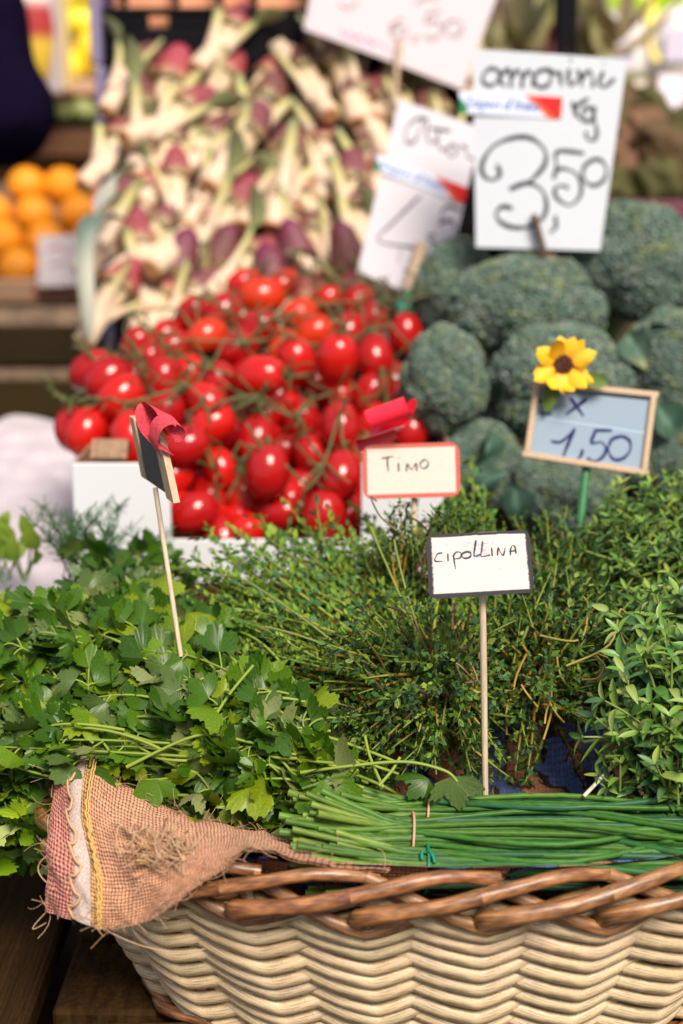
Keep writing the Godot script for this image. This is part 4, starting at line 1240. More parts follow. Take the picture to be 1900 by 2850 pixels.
func broccoli_head(kind: int) -> Array:        # a crown of radius 1 about the origin, opening to +y; [core mesh, bud places, bud tints]
	var florets := []
	for i in 15:
		var y := 1.0 - 1.25 * (i + 0.5) / 15.0
		var a := i * 2.4 + kind
		var r := sqrt(1.0 - y * y)
		florets.append([(Vector3(cos(a) * r, y, sin(a) * r) + rv(0.1)).normalized(), rnd(0.75, 1.1), rnd(-0.02, 0.02)])
	var wide := noise(kind + 90, 1.3)
	var radius := func(d: Vector3) -> float:
		var best := 0.0
		for f in florets:
			var q: float = 1.0 - d.distance_squared_to(f[0]) / (0.4 * f[1] * f[1])
			if q > 0.0: best = maxf(best, sqrt(q) + f[2])
		return 0.7 + 0.29 * best + 0.07 * wide.get_noise_3dv(d)
	var core := Shape.new()
	core.grid(40, 22, func(u, w):
		var th: float = PI * 0.7 * w
		var d := Vector3(sin(th) * cos(TAU * u), cos(th), -sin(th) * sin(TAU * u))
		return d * (radius.call(d) - 0.015), func(_u, w): return Color(0.045, 0.09, 0.05).lerp(Color(0.12, 0.19, 0.08), smoothstep(0.75, 1.0, w)))
	core.flip()
	var places := []
	var tints := []
	var m := 5600
	var patchy := noise(kind + 50, 1.6)
	for i in m:
		var y := 1.0 - 1.55 * (i + 0.5) / m
		var a := i * 2.39996
		var r := sqrt(1.0 - y * y)
		var d := (Vector3(cos(a) * r, y, sin(a) * r) + rv(0.02)).normalized()
		var k: float = radius.call(d)
		places.append(Transform3D(Basis().scaled(Vector3.ONE * rnd(0.018, 0.04)), d * (k + rnd(-0.03, 0.025))))
		var yellow := smoothstep(0.12, 0.5, patchy.get_noise_3dv(d * 1.5) + rnd(-0.15, 0.15))
		var c := Color(0.058, 0.115, 0.085).lerp(Color(0.26, 0.285, 0.235), rnd(0, 1) * rnd(0, 1))
		tints.append(shade(c.lerp(Color(0.19, 0.22, 0.055), yellow * 0.5), 0.3))
	return [core.mesh(), places, tints]

func build_broccoli() -> void:
	var heads := []
	for k in 3: heads.append(broccoli_head(k))
	var bud := SphereMesh.new()
	bud.radius = 1.0
	bud.height = 2.0
	bud.radial_segments = 6
	bud.rings = 3
	var leaf := Shape.new()
	leaf.grid(10, 6, func(u, w):
		var x: float = (w - 0.5) * sin(PI * clampf(u * 0.9 + 0.08, 0, 1))
		return Vector3(x, 0.35 * u * u + 0.5 * x * x + 0.1 * sin(11.0 * u + 8.0 * w) * absf(w - 0.5) * 2.0, u * 1.2), func(_u, w): return Color(0.09, 0.15, 0.09) * (1.0 + 1.2 * exp(-pow((w - 0.5) / 0.06, 2))))
	# place, width and height of the crown in metres, which way it opens, label
	var list := [
		[Vector3(0.1034, 0.3123, -1.4089), 0.088, 0.115, Vector3(-0.35, 0.55, 0.75), "broccoli head at the front left of the pile, touching the tomatoes"],
		[Vector3(0.2224, 0.3055, -1.4382), 0.15, 0.125, Vector3(0.0, 0.6, 0.8), "broccoli head behind the yellow paper sunflower"],
		[Vector3(0.1972, 0.3703, -1.5368), 0.17, 0.125, Vector3(0.0, 0.8, 0.6), "wide broccoli head under the tall white price card"],
		[Vector3(0.1303, 0.3796, -1.6112), 0.1, 0.13, Vector3(-0.3, 0.8, 0.5), "broccoli head at the back left, behind the slanted price card's stick"],
		[Vector3(0.3231, 0.4097, -1.5981), 0.15, 0.15, Vector3(0.25, 0.8, 0.5), "big broccoli head at the top of the pile, right of the tall card"],
		[Vector3(0.3424, 0.3177, -1.4618), 0.11, 0.13, Vector3(0.3, 0.5, 0.75), "broccoli head at the right edge with a pale leaf beside it"],
		[Vector3(0.2168, 0.2135, -1.3637), 0.12, 0.1, Vector3(0.1, 0.1, 1.0), "shaded broccoli head low down behind the green stick"],
		[Vector3(0.1339, 0.2237, -1.3972), 0.1, 0.11, Vector3(-0.2, -0.1, 1.0), "dark broccoli head low down behind the red bordered card"],
		[Vector3(0.3332, 0.2408, -1.4117), 0.12, 0.11, Vector3(0.3, 0.1, 1.0), "dark broccoli head right of the blue price sign"],
		[Vector3(0.2828, 0.2332, -1.4717), 0.12, 0.11, Vector3(0.0, 0.2, 1.0), "broccoli head hidden behind the blue price sign"]]
	var i := 0
	for q in list:
		var root := thing("broccoli", q[4], "broccoli", q[0], "broccoli heads in the pile")
		var up: Vector3 = (q[3] as Vector3).normalized()
		var b := aim(up.cross(Vector3(1, 0.2, 0)), up)
		b = Basis(b.x, up, b.x.cross(up))
		b = b.rotated(up, i * 1.9)
		var h: Array = heads[i % 3]
		var g := Basis.from_scale(Vector3(q[1] / 2, q[2] / 2, (q[1] + q[2]) / 4) * 1.01) * b
		part("crown", h[0], M.bud, root, Transform3D(g, Vector3.ZERO))
		var places := []
		for x in h[1]: places.append(Transform3D(Basis.from_scale(Vector3.ONE * (q[1] + q[2]) / 4) * (x as Transform3D).basis, g * (x as Transform3D).origin))
		copies("buds", bud, M.bud, root, places, h[2])
		var st := Shape.new()
		st.tube(PackedVector3Array([-up * q[2] * 0.15, -up * q[2] * 0.6 - Vector3(0, 0.01, 0), -up * q[2] * 0.9 - Vector3(0, 0.025, 0)]), floats([0.026, 0.016, 0.018]), 12, cols([Color.WHITE]))
		part("stalk", st.mesh(), M.broccoli_stalk, root)
		for k in 2:
			var a := rnd(0, TAU)
			var o: Vector3 = b.x * cos(a) + b.z * sin(a)
			part("leaf", leaf.mesh() if k == 0 else root.get_node("leaf").mesh, M.small_leaf, root, Transform3D(aim(o + up * 0.5, up).scaled(Vector3.ONE * rnd(0.024, 0.034)), -up * q[2] * 0.2 + o * q[1] * 0.2))
		i += 1
	# leaves that show between the heads
	var spots := [[Vector3(0.1624, 0.2291, -1.3058), Vector3(0.1, -0.6, 0.6), Vector3(0.2, 0.6, 1), 0.036, 0, "curled dark broccoli leaf hanging between the signs"], [Vector3(0.1565, 0.2387, -1.3288), Vector3(-0.8, -0.2, 0.3), Vector3(0, 1, 0.5), 0.035, 0, "broccoli leaf folded over right of the red bordered card"],
		[Vector3(0.2871, 0.3575, -1.4305), Vector3(0.3, -0.5, 0.6), Vector3(-0.3, 0.5, 0.9), 0.036, 1, "pale cream-edged leaf between the two right-hand broccoli heads"], [Vector3(0.3112, 0.367, -1.4432), Vector3(0.9, 0.2, 0.3), Vector3(0, 1, 0.4), 0.036, 1, "upper pale leaf beside the right-hand broccoli head"],
		[Vector3(0.1409, 0.2773, -1.3487), Vector3(0.1, -0.8, 0.3), Vector3(0.9, 0.2, 0.6), 0.038, 0, "narrow leaf in the gap between the two front broccoli heads"], [Vector3(0.3046, 0.298, -1.3641), Vector3(0.5, -0.6, 0.3), Vector3(0.2, 0.4, 1), 0.04, 0, "green broccoli leaf at the right corner of the blue sign"]]
	for q in spots:
		var root := thing("broccoli_leaf", q[5], "leaf", q[0])
		var s := Shape.new()
		s.grid(12, 8, func(u, w):
			var x: float = (w - 0.5) * 1.1 * sin(PI * clampf(u * 0.92 + 0.06, 0, 1))
			return Vector3(x * (1.0 - 0.3 * u), 0.5 * x * x * 2.0 + 0.06 * sin(9.0 * u + 6.0 * w) - 0.5 * u * u, u * 1.2 - 0.2 * u * u), func(u, w): return (Color(0.06, 0.11, 0.075).lerp(Color(0.4, 0.42, 0.2), 0.75 * smoothstep(0.6, 1.0, u)) if q[4] == 1 else Color(0.05, 0.1, 0.07)) * (1.0 + 1.0 * exp(-pow((w - 0.5) / 0.06, 2))))
		part("blade", s.mesh(), M.small_leaf, root, Transform3D(aim(q[1], q[2]).scaled(Vector3.ONE * q[3]), Vector3.ZERO))

# ---------------------------------------------------------------- artichokes

func artichoke(kind: int) -> Node3D:          # the bud's base at the origin, bud along +y, stem along -y
	var root := Node3D.new()
	var tone: Color = [Color(0.24, 0.008, 0.055), Color(0.15, 0.009, 0.055), Color(0.32, 0.012, 0.06), Color(0.12, 0.008, 0.035)][kind % 4]
	var bud := Shape.new()
	for ring in 5:
		for k in 7:
			var a := TAU * (k + 0.5 * (ring % 2)) / 7 + rnd(-0.1, 0.1)
			var r0 := 0.021 - 0.0026 * ring
			var y0 := 0.004 + 0.0085 * ring
			var len := 0.036 - 0.002 * ring
			bud.grid(5, 4, func(u, w):
				var hw: float = 0.0125 * pow(sin(PI * clampf(0.16 + 0.82 * u, 0, 1)), 0.7)
				var rr: float = (r0 + 0.002) * (1.0 - 0.8 * u * u) + 0.006 * sin(PI * u) + 0.0012
				var aa: float = a + (w - 0.5) * 2.0 * hw / maxf(rr, 0.006)
				return Vector3(cos(aa) * rr, y0 + len * u, -sin(aa) * rr), func(u, w):
				return tone.lerp(Color(0.4, 0.37, 0.13), clampf(0.6 * (1.0 - u * 2.2) + 0.2 * exp(-pow((w - 0.5) / 0.1, 2)), 0, 1)))
	bud.flip()
	part("bud", bud.mesh(), M.artichoke, root, Transform3D(Basis.from_scale(Vector3(1.08, 1.1, 1.08)), Vector3(0, -0.004, 0)))
	var cream := Color(0.66, 0.5, 0.36)
	var stem := Shape.new()
	var bend := Vector3(rnd(-0.012, 0.012), 0, rnd(-0.006, 0.006))
	var path := curve([Vector3(0, 0.012, 0), Vector3(0, -0.025, 0), bend * 0.5 + Vector3(0, -0.055, 0), bend + Vector3(0, -0.088, 0), bend * 1.3 + Vector3(0, -0.104, 0)], 4)
	var cc := PackedColorArray()
	var rr := PackedFloat32Array()
	for i in path.size():
		var t := float(i) / (path.size() - 1)
		cc.append(Color(0.55, 0.42, 0.22).lerp(cream, smoothstep(0.0, 0.35, t)).lerp(Color(0.5, 0.24, 0.1), smoothstep(0.86, 1.0, t)))
		rr.append(lerpf(0.0205, 0.0155, smoothstep(0.0, 0.6, t)) * (1.0 - 0.25 * smoothstep(0.9, 1.0, t)))
	stem.tube(path, rr, 15, cc, 0.92)
	for i in path.size() * 15:                # shallow ribs down the stalk
		var c0 := path[i / 15]
		stem.v[i] = c0 + (stem.v[i] - c0) * (1.0 + 0.09 * [1.0, -1.0, 0.2][i % 3])
		stem.c[i] = stem.c[i] * (0.92 if i % 3 == 1 else 1.05)
	part("stem", stem.mesh(), M.artichoke, root)
	for k in 2 + kind % 2:                    # leaf stalks that part from the stem, some with the rest of a grey-green blade
		var a := TAU * (k + 0.3 * kind) / 3.5
		var o := Vector3(cos(a), 0, sin(a))
		var l := rnd(0.02, 0.06)
		var p := curve([Vector3(0, -0.065, 0) + o * 0.008, Vector3(0, -0.03, 0) + o * 0.018, Vector3(0, 0.005, 0) + o * (0.03 + l * 0.1), Vector3(0, l * 0.6, 0) + o * (0.034 + l * 0.35)], 5)
		var s := Shape.new()
		var c2 := PackedColorArray()
		var r2 := PackedFloat32Array()
		for i in p.size():
			var t := float(i) / (p.size() - 1)
			c2.append(cream.lerp(Color(0.5, 0.46, 0.18), smoothstep(0.3, 0.7, t)).lerp(Color(0.22, 0.27, 0.13), smoothstep(0.7, 1.0, t)))
			r2.append(lerpf(0.012, 0.0065, t))
		s.tube(p, r2, 8, c2, 0.55)
		if (k + kind) % 4 == 0:
			var e := p[p.size() - 1]
			var d := (e - p[p.size() - 3]).normalized()
			var f := blade(0.06, 0.03, -0.35, 0.5, Color(0.2, 0.22, 0.08), Color(0.26, 0.28, 0.14))
			s.add(f, Transform3D(aim(d, o * -1.0 + rv(0.3)), e - d * 0.004))
		part("leaf_stalk", s.mesh(), M.artichoke, root)
	return root

func build_artichokes() -> void:
	var kinds := []
	for k in 7: kinds.append(artichoke(k))
	var rows := 8
	for j in rows:
		var y := 690.0 - j * 86.0
		var left := lerpf(262.0, 310.0, float(j) / rows) + (38.0 if j % 2 else 0.0)
		var right := 1010.0 if j < 4 else 1095.0
		if j == 6: left += 20.0
		if j == 7: left += 200.0
		var x := left
		var i := 0
		while x < right:
			var d := 1.8 + 0.026 * j + rnd(-0.022, 0.022)
			var px := x + rnd(-20, 20)
			var py := y + rnd(-26, 26) + 10.0 * sin(x * 0.02)
			# the camera looks 14 degrees down; back along the sight line to the heap's sloping face
			var cx := (px - 784.0) / 3267.0 * d
			var cy := (1176.0 - py) / 3267.0 * d
			var at := Vector3(cx, 0.531 + cy * 0.9703 - d * 0.2419, -d * 0.9703 - cy * 0.2419)
			var tilt := rnd(-0.6, 0.65) + (0.35 if px < 620 else -0.05)
			var up := Vector3(sin(tilt), cos(tilt), rnd(-1.1, -0.6)).normalized()
			if j < 2 and rnd(0, 1) < 0.2: up = Vector3(sin(tilt) * 0.5, 1, rnd(-0.2, 0.3)).normalized()
			var b := Basis(up.cross(Vector3(0, 0, 1)).normalized(), up, up.cross(Vector3(0, 0, 1)).normalized().cross(up)).rotated(up, rnd(0, TAU))
			var o: Node3D = kinds[rng.randi() % 7].duplicate()
			o.name = numbered("purple_artichoke")
			add_child(o)
			o.transform = Transform3D(b.scaled(Vector3.ONE * rnd(0.84, 1.04)), at)
			tag(o, "purple artichoke with cream stem, %s from the left in the %s row from the bottom" % [ordinal(i), ordinal(j)], "artichoke", "artichokes stacked behind the tomatoes")
			x += rnd(84, 106)
			i += 1
	for k in kinds: k.free()
	# a long leaf that droops beside the heap's left edge
	var leaf := thing("artichoke_leaf", "long grey-green leaf drooping at the left edge of the artichoke heap", "leaf", Vector3(-0.2991, 0.4578, -1.8162))
	var s := Shape.new()
	var mid := curve([Vector3(-0.2844, 0.4551, -1.8156), Vector3(-0.2961, 0.4635, -1.7764), Vector3(-0.3057, 0.4505, -1.7423), Vector3(-0.3081, 0.4156, -1.7233), Vector3(-0.3031, 0.3661, -1.7006), Vector3(-0.2995, 0.3159, -1.6881)], 5)
	s.grid(25, 4, func(u, w):
		var i: int = roundi(u * 25)
		var hw: float = lerpf(0.016, 0.008, u) * (1.0 if u < 0.85 else (1.0 - u) / 0.15 + 0.1)
		return mid[i] + Vector3((w - 0.5) * 2.0 * hw, 0, -absf(w - 0.5) * 0.01), func(u, _w): return Color(0.1, 0.15, 0.12).lerp(Color(0.34, 0.34, 0.27), smoothstep(0.4, 0.7, u)))
	wpart("blade", s, M.artichoke, leaf)
	var roll := thing("artichoke_leaf", "pale curled leaf poking out at the left of the artichoke heap", "leaf", Vector3(-0.2887, 0.4944, -1.846))
	var s2 := Shape.new()
	var mid2 := curve([Vector3(-0.2696, 0.5129, -1.8712), Vector3(-0.286, 0.5105, -1.8397), Vector3(-0.2947, 0.495, -1.8152), Vector3(-0.2958, 0.4739, -1.81)], 6)
	s2.grid(18, 4, func(u, w):
		var i: int = roundi(u * 18)
		return mid2[i] + Vector3((w - 0.5) * 0.03, (w - 0.5) * 0.025, -absf(w - 0.5) * 0.012), func(u, w): return Color(0.55, 0.5, 0.5).lerp(Color(0.3, 0.32, 0.22), w))
	wpart("blade", s2, M.artichoke, roll)

# ---------------------------------------------------------------- crates and citrus at the back

func build_back_crates() -> void:
	# the stack of plastic crates the artichokes lie against
	var levels := [[0.15, 0.4], [0.402, 0.652]]
	for k in 2:
		var lo: float = levels[k][0]
		var hi: float = levels[k][1]
		var r := thing("plastic_crate", ["lilac plastic crate behind the artichokes, bottom of the stack", "lilac plastic crate behind the artichokes, its grey post edge showing at the left"][k], "crate", Vector3(0.06, lo, -2.2), "plastic crates behind the artichokes")
		for x in [-0.331, 0.3]:
			board(r, "side_panel", M.lilac_plastic if x < 0 else M.black_plastic, Vector3(x, (lo + hi) / 2, -2.21), Vector3(0.014, hi - lo, 0.36))
		board(r, "back_panel", M.black_plastic, Vector3(-0.016, (lo + hi) / 2, -2.38), Vector3(0.61, hi - lo, 0.02))
		board(r, "bottom_panel", M.black_plastic, Vector3(-0.016, lo + 0.012, -2.2), Vector3(0.61, 0.02, 0.32))
		for y in [lo + 0.05, lo + 0.13, hi - 0.03]:
			board(r, "front_slat", M.black_plastic, Vector3(-0.016, y, -2.07), Vector3(0.61, 0.05, 0.015))
	var t := thing("black_crate", "black slotted plastic crate on top of the stack behind the artichokes", "crate", Vector3(-0.1, 0.654, -2.25))
	for x in [-0.338, 0.11]:
		board(t, "side_panel", M.lilac_plastic if x < 0 else M.black_plastic, Vector3(x, 0.79, -2.22), Vector3(0.014, 0.27, 0.34))
	for q in [[0.682, 0.046], [0.7265, 0.011], [0.82, 0.03], [0.91, 0.03]]:
		board(t, "front_slat", M.black_plastic, Vector3(-0.114, q[0], -2.08), Vector3(0.45, q[1], 0.014))
	board(t, "front_slat", M.black_plastic, Vector3(-0.302, 0.713, -2.081), Vector3(0.07, 0.016, 0.012))
	board(t, "front_slat", M.black_plastic, Vector3(-0.07, 0.713, -2.081), Vector3(0.34, 0.016, 0.012))
	for x in [-0.3, -0.228, -0.168, -0.12, -0.05, 0.03]:
		board(t, "rib", M.black_plastic, Vector3(x, 0.769, -2.079), Vector3(0.009, 0.073, 0.012))
	board(t, "back_panel", M.black_plastic, Vector3(-0.114, 0.79, -2.39), Vector3(0.45, 0.27, 0.014))
	board(t, "bottom_panel", M.black_plastic, Vector3(-0.114, 0.662, -2.24), Vector3(0.44, 0.014, 0.3))
	var sl := thing("paper_lining", "salmon paper lining showing through the slots of the black crate", "paper", Vector3(-0.05, 0.67, -2.1))
	var s := Shape.new()
	s.grid(20, 6, func(u, w): return Vector3(-0.32 + 0.42 * u, 0.68 + 0.21 * w, -2.105 - 0.004 * sin(u * 23.0 + w * 4.0)))
	wpart("sheet", s, M.salmon_paper, sl)
	var post := thing("stall_post", "dark metal stall post at the top right behind the price cards", "post", Vector3(0.344, GROUND, -2.3))
	var ps := Shape.new()
	ps.block(Vector3(0.344, 0.4, -2.3), Vector3(0.035, 1.9, 0.035), 0.004)
	wpart("pole", ps, M.black_plastic, post)

	# oranges: a shallow crate on dark stacked crates at the left
	var oc := thing("orange_crate", "shallow wooden crate full of oranges at the left, its front edge printed red", "crate", Vector3(-0.554, 0.287, -2.5157))
	board(oc, "front_board", mat("pale_board", Color(0.6, 0.36, 0.22), 0.7), Vector3(-0.554, 0.3034, -2.5198), Vector3(0.5, 0.042, 0.012))
	board(oc, "side_board", M.crate_wood, Vector3(-0.4429, 0.306, -2.7472), Vector3(0.012, 0.07, 0.46))
	board(oc, "back_board", M.crate_wood, Vector3(-0.6604, 0.5163, -3.0676), Vector3(0.5, 0.075, 0.012))
	var fb: Vector3 = Vector3(-0.554, 0.3034, -2.5198)
	board(oc, "bottom_board", M.crate_wood, fb + Vector3(0, 0.04, -0.25), Vector3(0.5, 0.01, 0.46), Vector3(0.3, 0, 0))
	var pr := Shape.new()
	for k in 4:
		pr.block(Vector3(-0.5343, 0.304, -2.5132) + Vector3(0.019 * k, 0, 0), Vector3(0.013, 0.018, 0.0015), 0.0003)
	wpart("red_print", pr, mat("red_print", Color(0.5, 0.09, 0.06), 0.8), oc)
	var ball := SphereMesh.new()
	ball.radius = 0.039
	ball.height = 0.076
	ball.radial_segments = 28
	ball.rings = 16
	var eye := Shape.new()
	eye.tube(PackedVector3Array([Vector3(0, 0.0365, 0), Vector3(0, 0.0395, 0)]), floats([0.004, 0.002]), 6, cols([Color(0.25, 0.28, 0.06)]))
	var eye_m := eye.mesh()
	for j in 4:
		for i in 5:
			var at: Vector3 = Vector3(-0.6564, 0.3378, -2.5644) + Vector3(0.078 * i + (0.039 if j % 2 else 0.0), 0.044 * j, -0.093 * j) + rv(0.006)
			var o := thing("orange", "ripe orange in the %s row from the front, %s from the left" % [ordinal(j), ordinal(i)], "orange", at, "oranges in the crate")
			part("peel", ball, M.orange_peel, o, Transform3D(Basis.from_euler(rv(1.2)), Vector3.ZERO))
			part("stem_scar", eye_m, M.plain, o, Transform3D(Basis.from_euler(rv(1.2)), Vector3.ZERO))
	var cardm := thing("price_card", "small white price card with faint pink writing on the orange crate", "price card", Vector3(-0.4869, 0.356, -2.502))
	var im := Sheet.new(120, 120, Color(0.95, 0.9, 0.9), [Vector2(0, 0), Vector2(100, 0), Vector2(100, 100), Vector2(0, 100)])
	im.pen([[20, 30], [45, 22], [60, 34], [85, 26]], 3.0, Color(0.85, 0.45, 0.5))
	im.pen([[25, 60], [50, 55], [75, 62]], 3.0, Color(0.75, 0.6, 0.65))
	card(cardm, "card", im.tex(), [Vector3(-0.5241, 0.3991, -2.5024), Vector3(-0.4428, 0.402, -2.5031), Vector3(-0.4425, 0.3174, -2.4717), Vector3(-0.5234, 0.3152, -2.4712)], 0.002)
	var i0 := 0
	for q in [[0.255, 0.15, -2.52], [0.16, 0.06, -2.51], [0.065, -0.035, -2.53], [-0.03, -0.13, -2.52]]:
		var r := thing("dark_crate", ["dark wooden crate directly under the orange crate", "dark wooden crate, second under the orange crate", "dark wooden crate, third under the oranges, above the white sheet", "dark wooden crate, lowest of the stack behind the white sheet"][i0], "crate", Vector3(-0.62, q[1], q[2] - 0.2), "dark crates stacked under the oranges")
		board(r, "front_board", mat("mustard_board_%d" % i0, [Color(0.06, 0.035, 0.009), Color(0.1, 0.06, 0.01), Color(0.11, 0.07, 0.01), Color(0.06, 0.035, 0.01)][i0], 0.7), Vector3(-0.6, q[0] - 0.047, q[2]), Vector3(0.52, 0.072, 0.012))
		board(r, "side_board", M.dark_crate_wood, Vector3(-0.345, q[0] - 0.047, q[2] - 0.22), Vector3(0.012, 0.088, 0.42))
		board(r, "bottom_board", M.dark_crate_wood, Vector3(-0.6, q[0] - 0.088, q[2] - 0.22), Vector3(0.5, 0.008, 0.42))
		i0 += 1
	var leg := thing("crate_stand", "dark wooden stand carrying the stack of crates at the left", "stand", Vector3(-0.62, GROUND, -2.72))
	for x in [-0.82, -0.37]:
		for z in [-2.55, -2.9]:
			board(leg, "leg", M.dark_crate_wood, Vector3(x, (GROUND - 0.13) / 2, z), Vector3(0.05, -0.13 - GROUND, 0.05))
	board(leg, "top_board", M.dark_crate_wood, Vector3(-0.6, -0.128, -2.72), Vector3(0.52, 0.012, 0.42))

	# lemons on the shelf above
	var sh := thing("lemon_shelf", "pinkish wooden shelf edge under the lemons at the upper left", "shelf", Vector3(-0.5996, 0.6724, -3.0756))
	board(sh, "shelf_board", M.crate_wood, Vector3(-0.6648, 0.6695, -3.1264) + Vector3(0, 0, -0.15), Vector3(0.62, 0.032, 0.4))
	board(sh, "front_lip", mat("pale_lip", Color(0.55, 0.34, 0.22), 0.7), Vector3(-0.6161, 0.6643, -2.8983), Vector3(0.62, 0.03, 0.014))
	board(sh, "back_board", M.dark_crate_wood, Vector3(-0.687, 0.5968, -3.2113), Vector3(0.66, 0.16, 0.014))
	for x in [-0.95, -0.36]: board(sh, "upright", M.dark_crate_wood, Vector3(x, (GROUND + 0.85) / 2, -3.12), Vector3(0.04, 0.85 - GROUND, 0.04))
	var lem := Shape.new()
	var prof := []
	for i in 17:
		var y := -1.0 + i / 8.0
		prof.append(Vector2(0.031 * sqrt(maxf(0.0, 1.0 - y * y * 0.98)) * (1.0 - 0.55 * smoothstep(0.75, 1.0, absf(y))) if absf(y) < 1 else 0.0, y * 0.044))
	lem.lathe(prof, 20)
	var lem_m := lem.mesh()
	for j in 4:
		for i in 4:
			var at: Vector3 = Vector3(-0.5705, 0.7015, -2.9798) + Vector3(0.07 * i - 0.04 + (0.03 if j % 2 else 0.0), 0.05 * j, -0.05 * j) + rv(0.008)
			var o := thing("lemon", "yellow lemon on the shelf, %s layer from below, %s from the left" % [ordinal(j), ordinal(i)], "lemon", at, "lemons on the shelf")
			part("peel", lem_m, M.lemon_peel if (i + j) % 3 else mat("lemon_peel_%d%d" % [i, j], Color(0.8, 0.7, 0.03), 0.45), o, Transform3D(Basis.from_euler(rv(1.5)), Vector3.ZERO))
	var wp := thing("white_packet", "white paper packet standing among the lemons, with a yellow strip", "packet", Vector3(-0.5528, 0.7341, -2.8539))
	var wps := Shape.new()
	wps.block(Vector3(-0.5545, 0.7422, -2.8559), Vector3(0.04, 0.19, 0.03), 0.006)
	wpart("packet", wps, M.white_sheet, wp)
	var wst := Shape.new()
	wst.block(Vector3(-0.5269, 0.7499, -2.8527), Vector3(0.012, 0.19, 0.032), 0.004)
	wpart("yellow_strip", wst, mat("cream_strip", Color(0.75, 0.6, 0.25), 0.6), wp)
	var rb := thing("fruit_bag", "red and yellow printed fruit bag beside the dark sleeve", "bag", Vector3(-0.5726, 0.7578, -2.7568))
	var rs := Shape.new()
	rs.grid(14, 10, func(u, w):
		var a: float = TAU * u
		var k := sin(PI * clampf(w * 0.94 + 0.03, 0, 1))
		return Vector3(-0.571, 0.7539, -2.7558) + Vector3(cos(a) * 0.042 * pow(k, 0.5), 0.2 * (w - 0.5), -sin(a) * 0.03 * pow(k, 0.5)), func(_u, w): return Color(0.75, 0.5, 0.05) if w < 0.5 else (Color(0.4, 0.03, 0.03) if w < 0.8 else Color(0.75, 0.66, 0.6)))
	wpart("bag", rs, M.plain, rb)
	var kiwi := Shape.new()
	kiwi.lathe([Vector2(0, -0.024), Vector2(0.014, -0.021), Vector2(0.024, -0.01), Vector2(0.026, 0.002), Vector2(0.021, 0.015), Vector2(0.012, 0.022), Vector2(0, 0.024)], 14)
	var kiwi_m := kiwi.mesh()
	for i in 6:
		var o := thing("green_pear", "pale green fruit in the shaded gap under the lemon shelf, %s from the left" % ordinal(i), "fruit", Vector3(-0.5628, 0.6167, -3.0101) + Vector3(0.04 * i - 0.04, rnd(0, 0.02), rnd(-0.02, 0.02)), "pale fruit under the lemon shelf")
		part("fruit", kiwi_m, mat("pale_green_%d" % i, Color(0.3, 0.34, 0.12), 0.6), o, Transform3D(Basis.from_euler(rv(1.5)), Vector3.ZERO))
	var gs := thing("fruit_tray", "dark wooden tray holding the pale green fruit", "tray", Vector3(-0.5894, 0.5839, -3.002))
	board(gs, "bottom_board", M.dark_crate_wood, Vector3(-0.5894, 0.5839, -3.002) + Vector3(-0.05, 0.001, -0.05), Vector3(0.6, 0.012, 0.2))
	board(gs, "front_board", mat("brown_front", Color(0.1, 0.04, 0.012), 0.7), Vector3(-0.5731, 0.5573, -2.9129) + Vector3(-0.05, 0, 0), Vector3(0.6, 0.05, 0.012))

	# the white sheet hanging beside the tomato box
	var ws := thing("white_sheet", "crumpled white sheet hanging at the left beside the tomato box", "sheet", Vector3(-0.3232, 0.1352, -1.4472))
	var n1 := noise(5, 5.0)
	var wsh := Shape.new()
	var rows := [[Vector3(-0.4575, 0.1939, -1.7195), Vector3(-0.4209, 0.2137, -1.776), Vector3(-0.3769, 0.2099, -1.7751), Vector3(-0.326, 0.2088, -1.7129)], [Vector3(-0.4339, 0.1866, -1.625), Vector3(-0.3929, 0.1924, -1.647), Vector3(-0.3517, 0.1924, -1.647), Vector3(-0.3089, 0.1866, -1.625)], [Vector3(-0.413, 0.1563, -1.5349), Vector3(-0.3648, 0.1656, -1.5167), Vector3(-0.3266, 0.1656, -1.5167), Vector3(-0.2903, 0.1656, -1.5167)], [Vector3(-0.366, 0.1615, -1.3507), Vector3(-0.3274, 0.1615, -1.3507), Vector3(-0.2931, 0.1615, -1.3507), Vector3(-0.2623, 0.1615, -1.3507)], [Vector3(-0.3398, 0.157, -1.2466), Vector3(-0.304, 0.157, -1.2466), Vector3(-0.2722, 0.157, -1.2466), Vector3(-0.2435, 0.157, -1.2466)], [Vector3(-0.3189, 0.1547, -1.1635), Vector3(-0.2853, 0.1547, -1.1635), Vector3(-0.2554, 0.1547, -1.1635), Vector3(-0.23, 0.1547, -1.1635)]]
	wsh.grid(50, 30, func(u, w):
		var p := patch(rows, u, w)
		return p + Vector3(0.2, 0.3, 1.0) * n1.get_noise_3dv(p * 4.0) * 0.022 * (1.0 - 0.7 * u))
	wsh.face(Vector3(0, 0.3, 1))
	wpart("cloth", wsh, M.white_sheet, ws)


# ---------------------------------------------------------------- signs and cards

